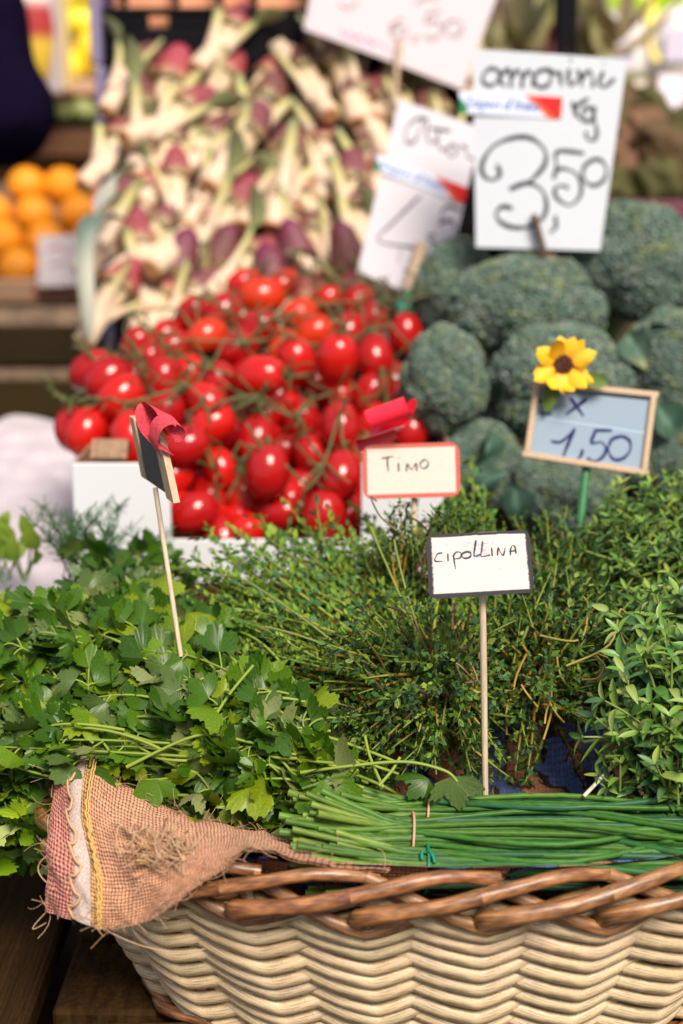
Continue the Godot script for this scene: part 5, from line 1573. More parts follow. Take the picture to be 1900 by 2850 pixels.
func card(root: Node3D, called: String, tex: Texture2D, q: Array, thick: float, round := 0.0, edge: Material = null, bend := 0.0, rough := 0.5) -> MeshInstance3D:   # a printed sheet with corners q (top left, top right, bottom right, bottom left)
	var nn: Vector3 = (q[3] - q[0]).cross(q[1] - q[0]).normalized()
	var face := Shape.new()
	var at := func(u: float, v: float) -> Vector3: return ((q[0] as Vector3).lerp(q[1], u)).lerp((q[3] as Vector3).lerp(q[2], u), v) + nn * bend * sin(PI * u)
	var m := 8
	if round == 0.0:
		face.grid(m, m, func(u, w): return at.call(w, u))
		var mesh_uv := face.t
		for i in mesh_uv.size(): face.t[i] = Vector2(mesh_uv[i].y, mesh_uv[i].x)
	else:
		var ring := []
		var asp: float = q[0].distance_to(q[1]) / q[0].distance_to(q[3])
		for c in [[1, 1], [0, 1], [0, 0], [1, 0]]:
			for k in 4:
				var a = PI / 2 * ([0, 1, 2, 3][[[1, 1], [0, 1], [0, 0], [1, 0]].find(c)] + k / 3.0)
				ring.append(Vector2((c[0] - round / asp * (2 * c[0] - 1)) + cos(a) * round / asp, (c[1] - round * (2 * c[1] - 1)) + sin(a) * round))
		var pts := []
		var uvs := []
		for p in ring: pts.append(at.call(p.x, p.y)); uvs.append(p)
		pts.reverse(); uvs.reverse()
		face.poly(pts, Color.WHITE, uvs)
	for i in face.n.size(): if face.n[i].dot(nn) < 0: face.n[i] = -face.n[i]
	for i in range(0, face.f.size(), 3):
		var g := (face.v[face.f[i + 2]] - face.v[face.f[i]]).cross(face.v[face.f[i + 1]] - face.v[face.f[i]])
		if g.dot(nn) < 0:
			var k := face.f[i]
			face.f[i] = face.f[i + 1]; face.f[i + 1] = k
	var fm := StandardMaterial3D.new()
	fm.albedo_texture = tex
	fm.roughness = rough
	fm.albedo_color = Color(0.96, 0.96, 0.97)
	var o := wpart(called, face, fm, root)
	var body := Shape.new()                       # back and edges
	var count := face.v.size()
	if round == 0.0:
		body.grid(m, m, func(u, w): return at.call(u, w) - nn * thick)
		for e in 4:
			var c := [[0.0, 0.0, 1.0, 0.0], [1.0, 0.0, 1.0, 1.0], [1.0, 1.0, 0.0, 1.0], [0.0, 1.0, 0.0, 0.0]][e] as Array
			body.grid(m, 1, func(u, w): return at.call(lerpf(c[0], c[2], u), lerpf(c[1], c[3], u)) - nn * (thick * w + 0.00001))
	else:
		var back := []
		for i in count: back.append(face.v[count - 1 - i] - nn * thick)
		body.poly(back)
		for i in count:
			body.poly([face.v[i] - nn * 0.00001, face.v[i] - nn * thick, face.v[(i + 1) % count] - nn * thick, face.v[(i + 1) % count] - nn * 0.00001])
	wpart("card_back", body, edge if edge else M.white_card, root)
	return o

func stick(root: Node3D, a: Vector3, b: Vector3, r: float, material: Material, flat := 1.0, sides := 8, called := "stake") -> void:
	var s := Shape.new()
	s.tube(PackedVector3Array([a, a.lerp(b, 0.5) + rv(0.0006), b]), floats([r, r, r * 0.92]), sides, cols([Color.WHITE]), flat)
	wpart(called, s, material, root)

func grain(sh: Sheet, amount: float, across := true) -> void:
	var n1 := noise(21, 0.05)
	for y in sh.im.get_height():
		for x in sh.im.get_width():
			var k := 1.0 + amount * (n1.get_noise_2d(x * (0.4 if across else 6.0), y * (7.0 if across else 0.4)) + 0.5 * n1.get_noise_2d(x * 3.0, y * 3.0))
			var c := sh.im.get_pixel(x, y)
			sh.im.set_pixel(x, y, Color(clampf(c.r * k, 0, 1), clampf(c.g * k, 0, 1), clampf(c.b * k, 0, 1)))

func build_signs() -> void:
	var ink := Color(0.1, 0.075, 0.13)
	# cipollina
	var a := thing("herb_sign", "cream wooden sign with a black border reading cipollina, on a skewer", "sign", Vector3(0.095, 0.1135, -0.8678), "little wooden herb signs")
	var s := Sheet.new(600, 384, Color(0.86, 0.83, 0.79), [Vector2(138, 148), Vector2(1285, 98), Vector2(1328, 812), Vector2(170, 856)])
	grain(s, 0.07)
	for q in [[[860, 605], 22.0], [[1130, 470], 34.0], [[450, 700], 26.0], [[960, 535], 9.0]]:
		var p := s.place(Vector2(q[0][0], q[0][1]))
		for k in 40: s.dab(p + Vector2(rng.randfn() * q[1] * 0.6, rng.randfn() * q[1] * 0.22), rnd(0.8, 3.0), Color(0.72, 0.62, 0.52), 0.16)
	for k in 330:                                   # the marker ran along the wood grain
		var p := s.place(Vector2(rnd(540, 840), rnd(230, 405)))
		var l := rnd(4, 26)
		for i in int(l): s.dab(p + Vector2(i - l / 2, 0), 0.8, Color(0.26, 0.36, 0.66), 0.2)
	for k in 34:
		var side := k / 17
		for i in 17:
			var y := (k % 17 + i / 17.0) / 17.0
			var edge := (rnd(22, 33) if side == 0 else rnd(22, 31))
			for x in int(edge): s.dab(Vector2(x if side == 0 else 600 - x, y * 384), 0.9, ink, 0.9)
	for x in 600:
		for y in int(20 + 3 * sin(x * 0.013) + rnd(-1, 1)): s.dab(Vector2(x, y + (2 if x > 300 and x < 410 else -1)), 0.8, ink, 0.9)
		for y in int(29 - x * 0.006 + rnd(-1, 1)): s.dab(Vector2(x, 384 - y), 0.8, ink, 0.9)
	for q in [[[312, 352], [268, 358], [238, 400], [232, 432], [250, 444], [314, 444]], [[376, 362], [380, 436]], [[440, 375], [448, 440], [462, 526]], [[436, 385], [470, 345], [515, 345], [526, 380], [505, 410], [448, 418]], [[590, 340], [545, 355], [535, 390], [570, 412], [620, 400], [636, 370], [620, 345], [585, 340]], [[690, 216], [678, 300], [672, 385], [740, 372]], [[764, 228], [756, 310], [752, 390], [842, 378]], [[866, 300], [872, 385]], [[932, 378], [938, 300], [965, 350], [992, 382], [1006, 350], [1016, 300]], [[1072, 376], [1078, 310], [1098, 276], [1124, 285], [1134, 360]], [[1068, 338], [1128, 332]]]:
		s.pen(q, 4.6 if q.size() != 8 and q[0][0] != 690 else 5.6, ink)
	for q in [[366, 262], [876, 242], [874, 383]]: s.dab(s.place(Vector2(q[0], q[1])), 4.0 if q[1] > 300 else 2.6, ink)
	card(a, "card", s.tex(), [Vector3(0.054, 0.2981, -0.8746), Vector3(0.1194, 0.301, -0.8754), Vector3(0.1227, 0.2629, -0.8638), Vector3(0.0558, 0.2589, -0.8628)], 0.003, 0.11, M.card_wood)
	stick(a, Vector3(0.0901, 0.2771, -0.8756), Vector3(0.0957, 0.1115, -0.8693), 0.0022, M.skewer_wood)

	# timo
	var t := thing("herb_sign", "wooden sign with a red stitched border reading Timo, with a red ribbon", "sign", Vector3(0.0574, 0.2059, -1.0835), "little wooden herb signs")
	s = Sheet.new(480, 276, Color(0.83, 0.79, 0.73), [Vector2(92, 478), Vector2(540, 462), Vector2(546, 716), Vector2(98, 728)])
	grain(s, 0.08)
	var red := Color(0.86, 0.33, 0.25)
	for x in 480:
		for y in 22:
			s.im.set_pixel(x, y, red.lerp(Color(0.8, 0.4, 0.33), rnd(0, 1))); s.im.set_pixel(x, 275 - y, red.lerp(Color(0.8, 0.4, 0.33), rnd(0, 1)))
	for y in 276:
		for x in 22:
			s.im.set_pixel(x, y, red.lerp(Color(0.8, 0.4, 0.33), rnd(0, 1))); s.im.set_pixel(479 - x, y, red.lerp(Color(0.8, 0.4, 0.33), rnd(0, 1)))
	for k in 26:
		for i in 14:
			s.dab(Vector2(12 + k * 18.5 + i * 0.35, 3 + i), 1.5, Color(0.3, 0.1, 0.1)); s.dab(Vector2(8 + k * 18.5 + i * 0.35, 258 + i), 1.5, Color(0.3, 0.1, 0.1))
			if k < 15: s.dab(Vector2(4 + i, 12 + k * 18.5), 1.5, Color(0.3, 0.1, 0.1)); s.dab(Vector2(462 + i, 10 + k * 18.5), 1.5, Color(0.3, 0.1, 0.1))
	for q in [[[183, 540], [210, 535], [236, 531]], [[208, 538], [209, 570], [213, 600]], [[259, 562], [261, 598]], [[297, 598], [301, 566], [320, 592], [341, 564], [344, 596]], [[380, 545], [362, 560], [362, 578], [380, 586], [396, 572], [394, 552], [378, 545]]]:
		s.pen(q, 4.0, Color(0.13, 0.1, 0.11))
	s.dab(s.place(Vector2(260, 538)), 3.5, Color(0.13, 0.1, 0.11))
	card(t, "card", s.tex(), [Vector3(0.0165, 0.3113, -1.0995), Vector3(0.0926, 0.3136, -1.1001), Vector3(0.0938, 0.2725, -1.0878), Vector3(0.0171, 0.2702, -1.0872)], 0.003, 0.17, M.card_wood)
	stick(t, Vector3(0.0572, 0.2809, -1.0971), Vector3(0.0574, 0.2059, -1.0835), 0.0022, M.skewer_wood)
	var rib := Shape.new()
	var axis := Vector3(0.86, 0.36, 0.25).normalized()
	var rx := axis.cross(Vector3(0, 0.2, 1)).normalized()
	var ry := axis.cross(rx)
	var roll := [Vector3(0.0289, 0.3105, -1.1034), Vector3(0.0268, 0.3182, -1.1033)]
	for k in 11:
		var an := -0.6 + k * 0.62
		roll.append(Vector3(0.03, 0.3327, -1.0966) + (rx * cos(an) + ry * sin(an)) * (0.0125 - 0.0004 * k) + axis * 0.0012 * k)
	ribbon(rib, roll, axis, 0.034)
	ribbon(rib, [Vector3(0.0477, 0.3385, -1.0908), Vector3(0.0508, 0.3436, -1.087), Vector3(0.0553, 0.3443, -1.0892), Vector3(0.0569, 0.3391, -1.0931)], Vector3(0.3, 0.9, 0.2), 0.012)
	wpart("ribbon_curl", rib, M.ribbon, t)

	# chalkboard seen from its narrow side
	var c := thing("chalkboard_sign", "small chalkboard in a wooden frame turned sideways, with a curled pink-red ribbon", "sign", Vector3(-0.1133, 0.1923, -0.9462), "little wooden herb signs")
	var tl: Vector3 = Vector3(-0.1516, 0.3494, -1.0163)
	var tr: Vector3 = Vector3(-0.1202, 0.3438, -0.9551)
	var br: Vector3 = Vector3(-0.1105, 0.304, -0.941)
	var bl: Vector3 = Vector3(-0.1423, 0.3072, -1.0016)
	var nn := (bl - tl).cross(tr - tl).normalized()
	var q := func(u: float, v: float, d: float) -> Vector3: return tl.lerp(tr, u).lerp(bl.lerp(br, u), v) + nn * d
	var slab := func(u0: float, u1: float, v0: float, v1: float, d0: float, d1: float) -> Shape:
		var g := Shape.new()
		var f := [q.call(u0, v0, d1), q.call(u0, v1, d1), q.call(u1, v1, d1), q.call(u1, v0, d1)]
		var k := [q.call(u0, v0, d0), q.call(u0, v1, d0), q.call(u1, v1, d0), q.call(u1, v0, d0)]
		g.poly(f)
		g.poly([k[3], k[2], k[1], k[0]])
		for i in 4: g.poly([f[i], k[i], k[(i + 1) % 4], f[(i + 1) % 4]])
		return g
	wpart("slate", slab.call(0.12, 0.86, 0.02, 0.995, -0.0012, 0.0012), M.slate, c)
	wpart("frame_strip", slab.call(0.0, 0.2, 0.0, 1.0, -0.0035, -0.001), M.card_wood, c)
	wpart("frame_strip", slab.call(0.0, 0.14, -0.005, 0.98, -0.001, 0.0022), M.card_wood, c)
	wpart("frame_strip", slab.call(0.8, 1.0, 0.0, 1.02, -0.0005, 0.0042), M.card_wood, c)
	stick(c, Vector3(-0.1306, 0.3064, -0.9715), Vector3(-0.112, 0.1932, -0.9381), 0.0018, M.skewer_wood)
	rib = Shape.new()
	ribbon(rib, [Vector3(-0.1208, 0.338, -0.9464), Vector3(-0.1303, 0.347, -0.9538), Vector3(-0.1347, 0.3568, -0.9666), Vector3(-0.1309, 0.3632, -0.9733), Vector3(-0.1214, 0.3614, -0.9574), Vector3(-0.1152, 0.3561, -0.9458)], Vector3(0.9, -0.55, -0.3), 0.017)
	ribbon(rib, [Vector3(-0.124, 0.3375, -0.9412), Vector3(-0.1267, 0.3465, -0.9413), Vector3(-0.1234, 0.357, -0.9408), Vector3(-0.1152, 0.3607, -0.9418), Vector3(-0.1087, 0.357, -0.9408), Vector3(-0.109, 0.3501, -0.9412), Vector3(-0.1152, 0.3481, -0.9438), Vector3(-0.1166, 0.3528, -0.947)], Vector3(0.5, -0.4, 0.6), 0.012)
	wpart("ribbon_curl", rib, M.matt_ribbon, c)

	# the blue price sign with the sunflower
	var b := thing("price_sign", "wood-framed pale blue denim sign reading 1x 1,50 on a green stick", "sign", Vector3(0.1987, 0.2001, -1.1542))
	s = Sheet.new(560, 380, Color(0.56, 0.63, 0.69), [Vector2(885, 180), Vector2(1445, 240), Vector2(1400, 612), Vector2(838, 530)])
	var nd := noise(31, 0.35)
	for y in 380:
		for x in 560:
			var k := 1.0 + 0.1 * nd.get_noise_2d(x * 1.2, y * 0.4) + 0.1 * nd.get_noise_2d(x * 0.4, y * 1.3) + (0.06 if (x + y) % 4 < 2 else 0.0)
			var col := s.im.get_pixel(x, y)
			var seam: float = absf(y - 176 - 0.02 * x)
			if seam < 4: k += 0.2
			elif seam < 9: k -= 0.05
			s.im.set_pixel(x, y, Color(clampf(col.r * k, 0, 1), clampf(col.g * k, 0, 1), clampf(col.b * k, 0, 1)))
	var blue := Color(0.12, 0.12, 0.34)
	s.pen([[1068, 232], [1420, 268]], 3.0, Color(0.16, 0.2, 0.3))
	s.pen([[892, 270], [950, 284]], 7.0, blue)
	s.pen([[962, 262], [946, 300], [934, 328]], 8.0, blue)
	s.pen([[912, 326], [960, 332]], 5.0, blue)
	s.pen([[1052, 262], [1080, 300], [1108, 340]], 9.0, blue)
	s.pen([[1122, 266], [1076, 300], [1032, 334]], 9.0, blue)
	s.pen([[966, 462], [1010, 462], [1072, 404]], 7.0, blue)
	s.pen([[1068, 406], [1042, 470], [1020, 528]], 8.5, blue)
	s.pen([[1108, 502], [1102, 525], [1088, 542]], 7.0, blue)
	s.pen([[1240, 410], [1165, 410]], 7.5, blue)
	s.pen([[1168, 412], [1150, 466], [1198, 466], [1218, 500], [1195, 540], [1160, 552], [1136, 542]], 7.5, blue)
	s.pen([[1290, 436], [1245, 452], [1228, 500], [1252, 542], [1295, 540], [1330, 500], [1325, 455], [1290, 436]], 8.0, blue, false)
	var corners := [Vector3(0.1635, 0.3476, -1.191), Vector3(0.2648, 0.3376, -1.1885), Vector3(0.2554, 0.272, -1.1691), Vector3(0.1539, 0.2873, -1.1729)]
	card(b, "denim_face", s.tex(), corners, 0.003, 0.0, M.card_wood, 0.0, 0.9)
	var fn := ((corners[3] - corners[0]) as Vector3).cross(corners[1] - corners[0]).normalized()
	for e in 4:
		var p0: Vector3 = corners[e]
		var p1: Vector3 = corners[(e + 1) % 4]
		var inw := ((corners[(e + 2) % 4] as Vector3) - p1).normalized()
		var st := Shape.new()
		st.block(Vector3.ZERO, Vector3(p0.distance_to(p1) + (0.005 if e % 2 == 0 else -0.0052), 0.0052, 0.0052), 0.0008)
		part("frame_strip", st.mesh(), M.card_wood, b, Transform3D(Basis((p1 - p0).normalized(), fn.cross((p1 - p0).normalized()), fn), (p0 + p1) / 2 + inw * (0.0012 + 0.0004 * (e % 2)) + fn * (0.0012 + 0.0003 * (e % 2)) - b.position))
	stick(b, Vector3(0.2079, 0.2812, -1.1786), Vector3(0.196, 0.2011, -1.1442), 0.0038, M.green_stick, 1.0, 9)
	var fl := thing("paper_sunflower", "yellow cloth sunflower with a brown eye fixed on the blue sign's corner", "artificial flower", Vector3(0.1843, 0.3619, -1.1791))
	var fc: Vector3 = Vector3(0.1843, 0.3633, -1.1795)
	var front := (Vector3(0.05, 0.25, 1.0)).normalized()
	var fx := Vector3(1, 0, 0)
	var fy := front.cross(fx)
	for k in 15:
		var an := TAU * k / 15 * (1.0 if k < 9 else 1.0) + rnd(-0.12, 0.12)
		var ring := k % 2
		var dir := (fx * cos(an) + fy * sin(an) + front * (0.25 + 0.35 * ring + rnd(-0.1, 0.15))).normalized()
		var pe := blade(rnd(0.02, 0.027), rnd(0.012, 0.016), rnd(-0.35, 0.5), rnd(-0.6, 0.2), Color(0.95, 0.7, 0.6), Color(1.05, 1.1, 1.3))
		part("petal", pe.mesh(), M.petal, fl, Transform3D(aim(dir, front), fc + (fx * cos(an) + fy * sin(an)) * 0.0045 + front * 0.002 * ring - fl.position))
	var ey := Shape.new()
	for k in 90:
		var rr := sqrt(k / 90.0) * 0.0075
		var an := k * 2.4
		ey.tube(PackedVector3Array([fc + (fx * cos(an) + fy * sin(an)) * rr, fc + (fx * cos(an) + fy * sin(an)) * rr * 1.1 + front * (0.007 - rr * 0.3 + rnd(0, 0.001))]), floats([0.0007]), 4, cols([shade(Color(1, 1, 1), 0.5)]))
	wpart("eye", ey, M.flower_eye, fl)
	for e in [[Vector3(0.177, 0.3477, -1.1807), Vector3(-0.2, -0.8, 0.35)], [Vector3(0.1989, 0.352, -1.1818), Vector3(0.8, -0.1, 0.3)]]:
		part("leaf", blade(0.026, 0.014, -0.2, 0.3, Color(0.09, 0.14, 0.03), Color(0.1, 0.16, 0.03)).mesh(), M.small_leaf, fl, Transform3D(aim(e[1], Vector3(0, 0.3, 1)), e[0] - fl.position))

	# the tall price card
	var p := thing("price_card", "tall white price card reading amorini Kg 3,50 above the broccoli", "price card", Vector3(0.2145, 0.4301, -1.5414), "white hand-lettered price cards")
	s = Sheet.new(560, 720, Color(0.82, 0.845, 0.87), [Vector2(592, 225), Vector2(1310, 270), Vector2(1195, 1152), Vector2(614, 1140)])
	grain(s, 0.03, false)
	var blk := Color(0.11, 0.12, 0.14)
	var pale := Color(0.8, 0.845, 0.88)
	s.pen([[1250, 330], [1290, 350], [1285, 400], [1250, 420]], 7.0, pale)
	s.pen([[680, 560], [665, 640]], 6.0, pale)
	s.pen([[840, 540], [835, 600]], 5.0, pale)
	for z in [[[710, 324], [677, 314], [643, 343], [643, 376], [671, 393], [708, 374], [720, 331], [722, 376], [744, 393]],[[737, 338], [758, 318], [768, 354], [770, 393]],[[770, 364], [796, 324], [817, 341], [822, 395]],[[822, 364], [848, 327], [868, 341], [874, 391]],[[935, 318], [895, 331], [880, 364], [901, 399], [939, 391], [957, 352], [937, 318], [973, 335], [997, 331]],[[997, 331], [999, 364], [1005, 393]],[[1039, 320], [1035, 364], [1049, 393], [1072, 370]],[[1080, 324], [1093, 354], [1097, 393]],[[1097, 366], [1126, 326], [1145, 341], [1151, 393]],[[1197, 331], [1180, 374], [1192, 397], [1217, 389], [1247, 362]]]:
		s.pen(z, 7.2, blk)
	for z in [[[1045, 262], [1047, 288]], [[1198, 280], [1202, 290]]]: s.pen(z, 2.0, blk)
	for z in [[[1056, 470], [1078, 530]], [[1126, 452], [1070, 495], [1100, 548], [1130, 556]], [[1152, 492], [1112, 498], [1114, 545], [1146, 552], [1160, 495], [1160, 545], [1172, 600], [1162, 636], [1130, 636], [1122, 608]]]:
		s.pen(z, 7.4, blk)
	for z in [[[712, 762], [722, 800], [690, 826], [648, 806], [640, 750], [690, 672], [780, 632], [862, 632], [925, 680], [935, 740], [905, 790], [850, 838], [776, 866]], [[776, 866], [850, 840], [914, 868], [940, 930], [930, 990], [880, 1036], [800, 1048], [732, 1026], [706, 982], [735, 950], [776, 956]]]:
		s.pen(z, 9.0, blk)
	for z in [[[1108, 700], [990, 694], [984, 760], [974, 812]], [[976, 800], [1000, 772], [1056, 782], [1096, 820], [1100, 890], [1052, 940], [992, 912], [978, 872], [1004, 850], [1036, 858]], [[1160, 726], [1114, 765], [1116, 820], [1160, 850], [1210, 820], [1218, 765], [1190, 730], [1156, 730]], [[982, 996], [986, 1040], [960, 1068]]]:
		s.pen(z, 7.8, blk)
	card(p, "card", s.tex(), [Vector3(0.1368, 0.641, -1.5579), Vector3(0.2986, 0.6304, -1.5553), Vector3(0.2755, 0.4345, -1.5373), Vector3(0.1433, 0.4381, -1.5382)], 0.0015, 0.0, null, 0.002, 0.8)
	stick(p, Vector3(0.2029, 0.4728, -1.5314), Vector3(0.2164, 0.428, -1.5244), 0.0062, M.dark_stick, 0.5)
	stick(p, Vector3(0.1977, 0.4349, -1.5457), Vector3(0.2289, 0.4276, -1.5438), 0.006, M.crate_wood, 0.6, 8, "crosspiece")
	stick(p, Vector3(0.2169, 0.4309, -1.5292), Vector3(0.2231, 0.3686, -1.5312), 0.005, M.dark_stick)
	sticker(p, on_card([Vector3(0.1368, 0.641, -1.5579), Vector3(0.2986, 0.6304, -1.5553), Vector3(0.2755, 0.4345, -1.5373), Vector3(0.1433, 0.4381, -1.5382)], -0.1, 0.6, 0.215, 0.325, 0.003))

	# the slanted card behind it
	var v := thing("price_card", "slanted white price card reading 4,50, half hidden behind the tall card", "price card", Vector3(0.0544, 0.3169, -1.5956), "white hand-lettered price cards")
	s = Sheet.new(480, 620, Color(0.87, 0.845, 0.87), [Vector2(258, 455), Vector2(640, 590), Vector2(452, 1400), Vector2(70, 1240)])
	grain(s, 0.03, false)
	for z in [[[388, 545], [335, 548], [288, 600], [300, 655], [335, 640], [358, 580], [372, 552]], [[390, 560], [385, 610], [400, 655], [425, 645]], [[405, 590], [492, 602]], [[440, 600], [436, 650], [455, 690], [470, 680]], [[505, 660], [480, 690], [500, 718], [528, 696], [512, 662]], [[545, 668], [568, 680], [572, 715], [600, 728]]]:
		s.pen(z, 5.4, Color(0.2, 0.21, 0.27))
	for z in [[[356, 898], [240, 1010], [165, 1098], [330, 1132]], [[268, 1130], [262, 1200]]]: s.pen(z, 5.4, Color(0.2, 0.18, 0.26) if z.size() > 2 else Color(0.7, 0.66, 0.72))
	for z in [[[545, 966], [476, 945], [450, 1012]], [[446, 1022], [502, 1010], [520, 1070], [482, 1122], [420, 1112], [392, 1080], [420, 1074]], [[612, 1038], [560, 1045], [530, 1085], [545, 1130], [600, 1140]]]: s.pen(z, 5.6, Color(0.2, 0.18, 0.26))
	card(v, "card", s.tex(), [Vector3(0.0659, 0.5956, -1.696), Vector3(0.1611, 0.5633, -1.6931), Vector3(0.1146, 0.3641, -1.6589), Vector3(0.0181, 0.4027, -1.6634)], 0.0015, 0.0, null, 0.002, 0.8)
	sticker(v, on_card([Vector3(0.0659, 0.5956, -1.696), Vector3(0.1611, 0.5633, -1.6931), Vector3(0.1146, 0.3641, -1.6589), Vector3(0.0181, 0.4027, -1.6634)], -0.1, 1.0, 0.335, 0.425, 0.003))
	stick(v, Vector3(0.0917, 0.435, -1.6539), Vector3(0.0545, 0.3154, -1.5849), 0.0085, M.card_wood, 0.6, 8)
	stick(v, Vector3(0.0789, 0.3805, -1.6223), Vector3(0.0678, 0.3611, -1.6108), 0.0118, M.band_green, 0.8, 10, "green_tape")
	stick(v, Vector3(0.0965, 0.3945, -1.6665), Vector3(0.0944, 0.3466, -1.6442), 0.006, M.card_wood, 0.6)

	# the card at the top edge
	var g := thing("price_card", "white price card at the top edge reading 6,50 with pink handwriting", "price card", Vector3(0.0762, 0.6108, -1.9781), "white hand-lettered price cards")
	s = Sheet.new(560, 400, Color(0.84, 0.79, 0.8), [Vector2(-97, -220), Vector2(752, -120), Vector2(556, 412), Vector2(-173, 130)])
	var soft := Color(0.42, 0.36, 0.39)
	for z in [[[280, 92], [235, 115], [222, 150], [245, 178], [285, 170], [298, 140], [270, 128], [232, 145]], [[345, 168], [326, 196]], [[455, 58], [398, 68], [388, 108]], [[390, 110], [440, 104], [458, 145], [425, 182], [382, 170]], [[520, 95], [482, 110], [478, 150], [515, 170], [550, 145], [545, 105], [515, 94]], [[-10, 20], [30, 42], [75, 10]], [[340, 20], [400, -10], [440, 10]]]: s.pen(z, 4.4, soft)
	for z in [[[0, 140], [20, 172], [40, 150], [60, 185], [82, 165], [100, 200], [125, 180], [145, 212], [170, 195], [205, 228]]]: s.pen(z, 4.0, Color(0.93, 0.45, 0.62))
	card(g, "card", s.tex(), [Vector3(-0.0285, 0.797, -2.0245), Vector3(0.2187, 0.7688, -2.0175), Vector3(0.1617, 0.6187, -1.98), Vector3(-0.0506, 0.6977, -1.9997)], 0.0015, 0.0, null, 0.003, 0.8)
	stick(g, Vector3(0.0775, 0.6834, -1.9858), Vector3(0.0696, 0.5988, -1.9545), 0.006, M.card_wood, 0.6)

func on_card(q: Array, u0: float, u1: float, v0: float, v1: float, lift: float) -> Array:   # corners of a label laid on a card
	var nn: Vector3 = (q[3] - q[0]).cross(q[1] - q[0]).normalized()
	var out := []
	for c in [[u0, v0], [u1, v0], [u1, v1], [u0, v1]]:
		out.append((q[0] as Vector3).lerp(q[1], c[0]).lerp((q[3] as Vector3).lerp(q[2], c[0]), c[1]) + nn * lift)
	return out

func ribbon(s: Shape, ps: Array, across: Vector3, width: float) -> void:
	var mid := curve(ps, 6)
	var m := mid.size() - 1
	across = across.normalized() * width
	s.grid(m, 3, func(u, w): return mid[roundi(u * m)] + across * (w - 0.5))
	s.grid(m, 3, func(u, w): return mid[roundi(u * m)] - across * (w - 0.5) - Vector3(0, 0, 0.0003))

func sticker(root: Node3D, q: Array) -> void:      # the printed strip: green end, blue script, red corner
	var s := Sheet.new(480, 100, Color(0.87, 0.9, 0.96), [Vector2(0, 0), Vector2(480, 0), Vector2(480, 100), Vector2(0, 100)])
	for y in 100:
		for x in 480:
			if x < 45 - 0.1 * y and y > 25 + x: s.im.set_pixel(x, y, Color(0.1, 0.5, 0.3))
			if x > 300 + y * 1.15: s.im.set_pixel(x, y, Color(0.94, 0.6, 0.35).lerp(Color(0.82, 0.05, 0.03), clampf((x - 300 - y * 1.15) / 60.0, 0, 1)))
	var fnt: Font = SystemFont.new()
	var bl := Color(0.25, 0.36, 0.68)
	# «Sapori d'Italia» in slanting script, drawn stroke by stroke
	for z in [[[62, 32], [48, 28], [38, 40], [54, 54], [48, 70], [28, 66]], [[90, 46], [74, 46], [70, 64], [84, 68], [94, 46], [92, 70]], [[110, 46], [100, 90]], [[108, 50], [124, 46], [124, 64], [106, 68]], [[142, 46], [132, 60], [144, 68], [152, 54], [142, 46]], [[166, 46], [162, 70]], [[165, 52], [178, 46]], [[190, 48], [186, 70]], [[234, 48], [220, 50], [214, 66], [226, 68], [240, 24]], [[236, 48], [232, 70]], [[250, 22], [246, 32]], [[270, 26], [262, 70]], [[288, 32], [280, 66], [290, 70]], [[278, 44], [296, 44]], [[316, 46], [302, 50], [300, 66], [312, 66], [320, 46], [318, 70]], [[334, 24], [326, 70]], [[344, 48], [340, 70]], [[368, 46], [354, 50], [352, 66], [364, 66], [372, 46], [370, 70]]]:
		s.pen(z, 3.6, bl)
	for z in [[194, 36], [347, 36]]: s.dab(Vector2(z[0], z[1]), 3.4, bl)
	card(root, "sticker", s.tex(), q, 0.0006, 0.0, null, 0.0, 0.4)

# ---------------------------------------------------------------- right background and person

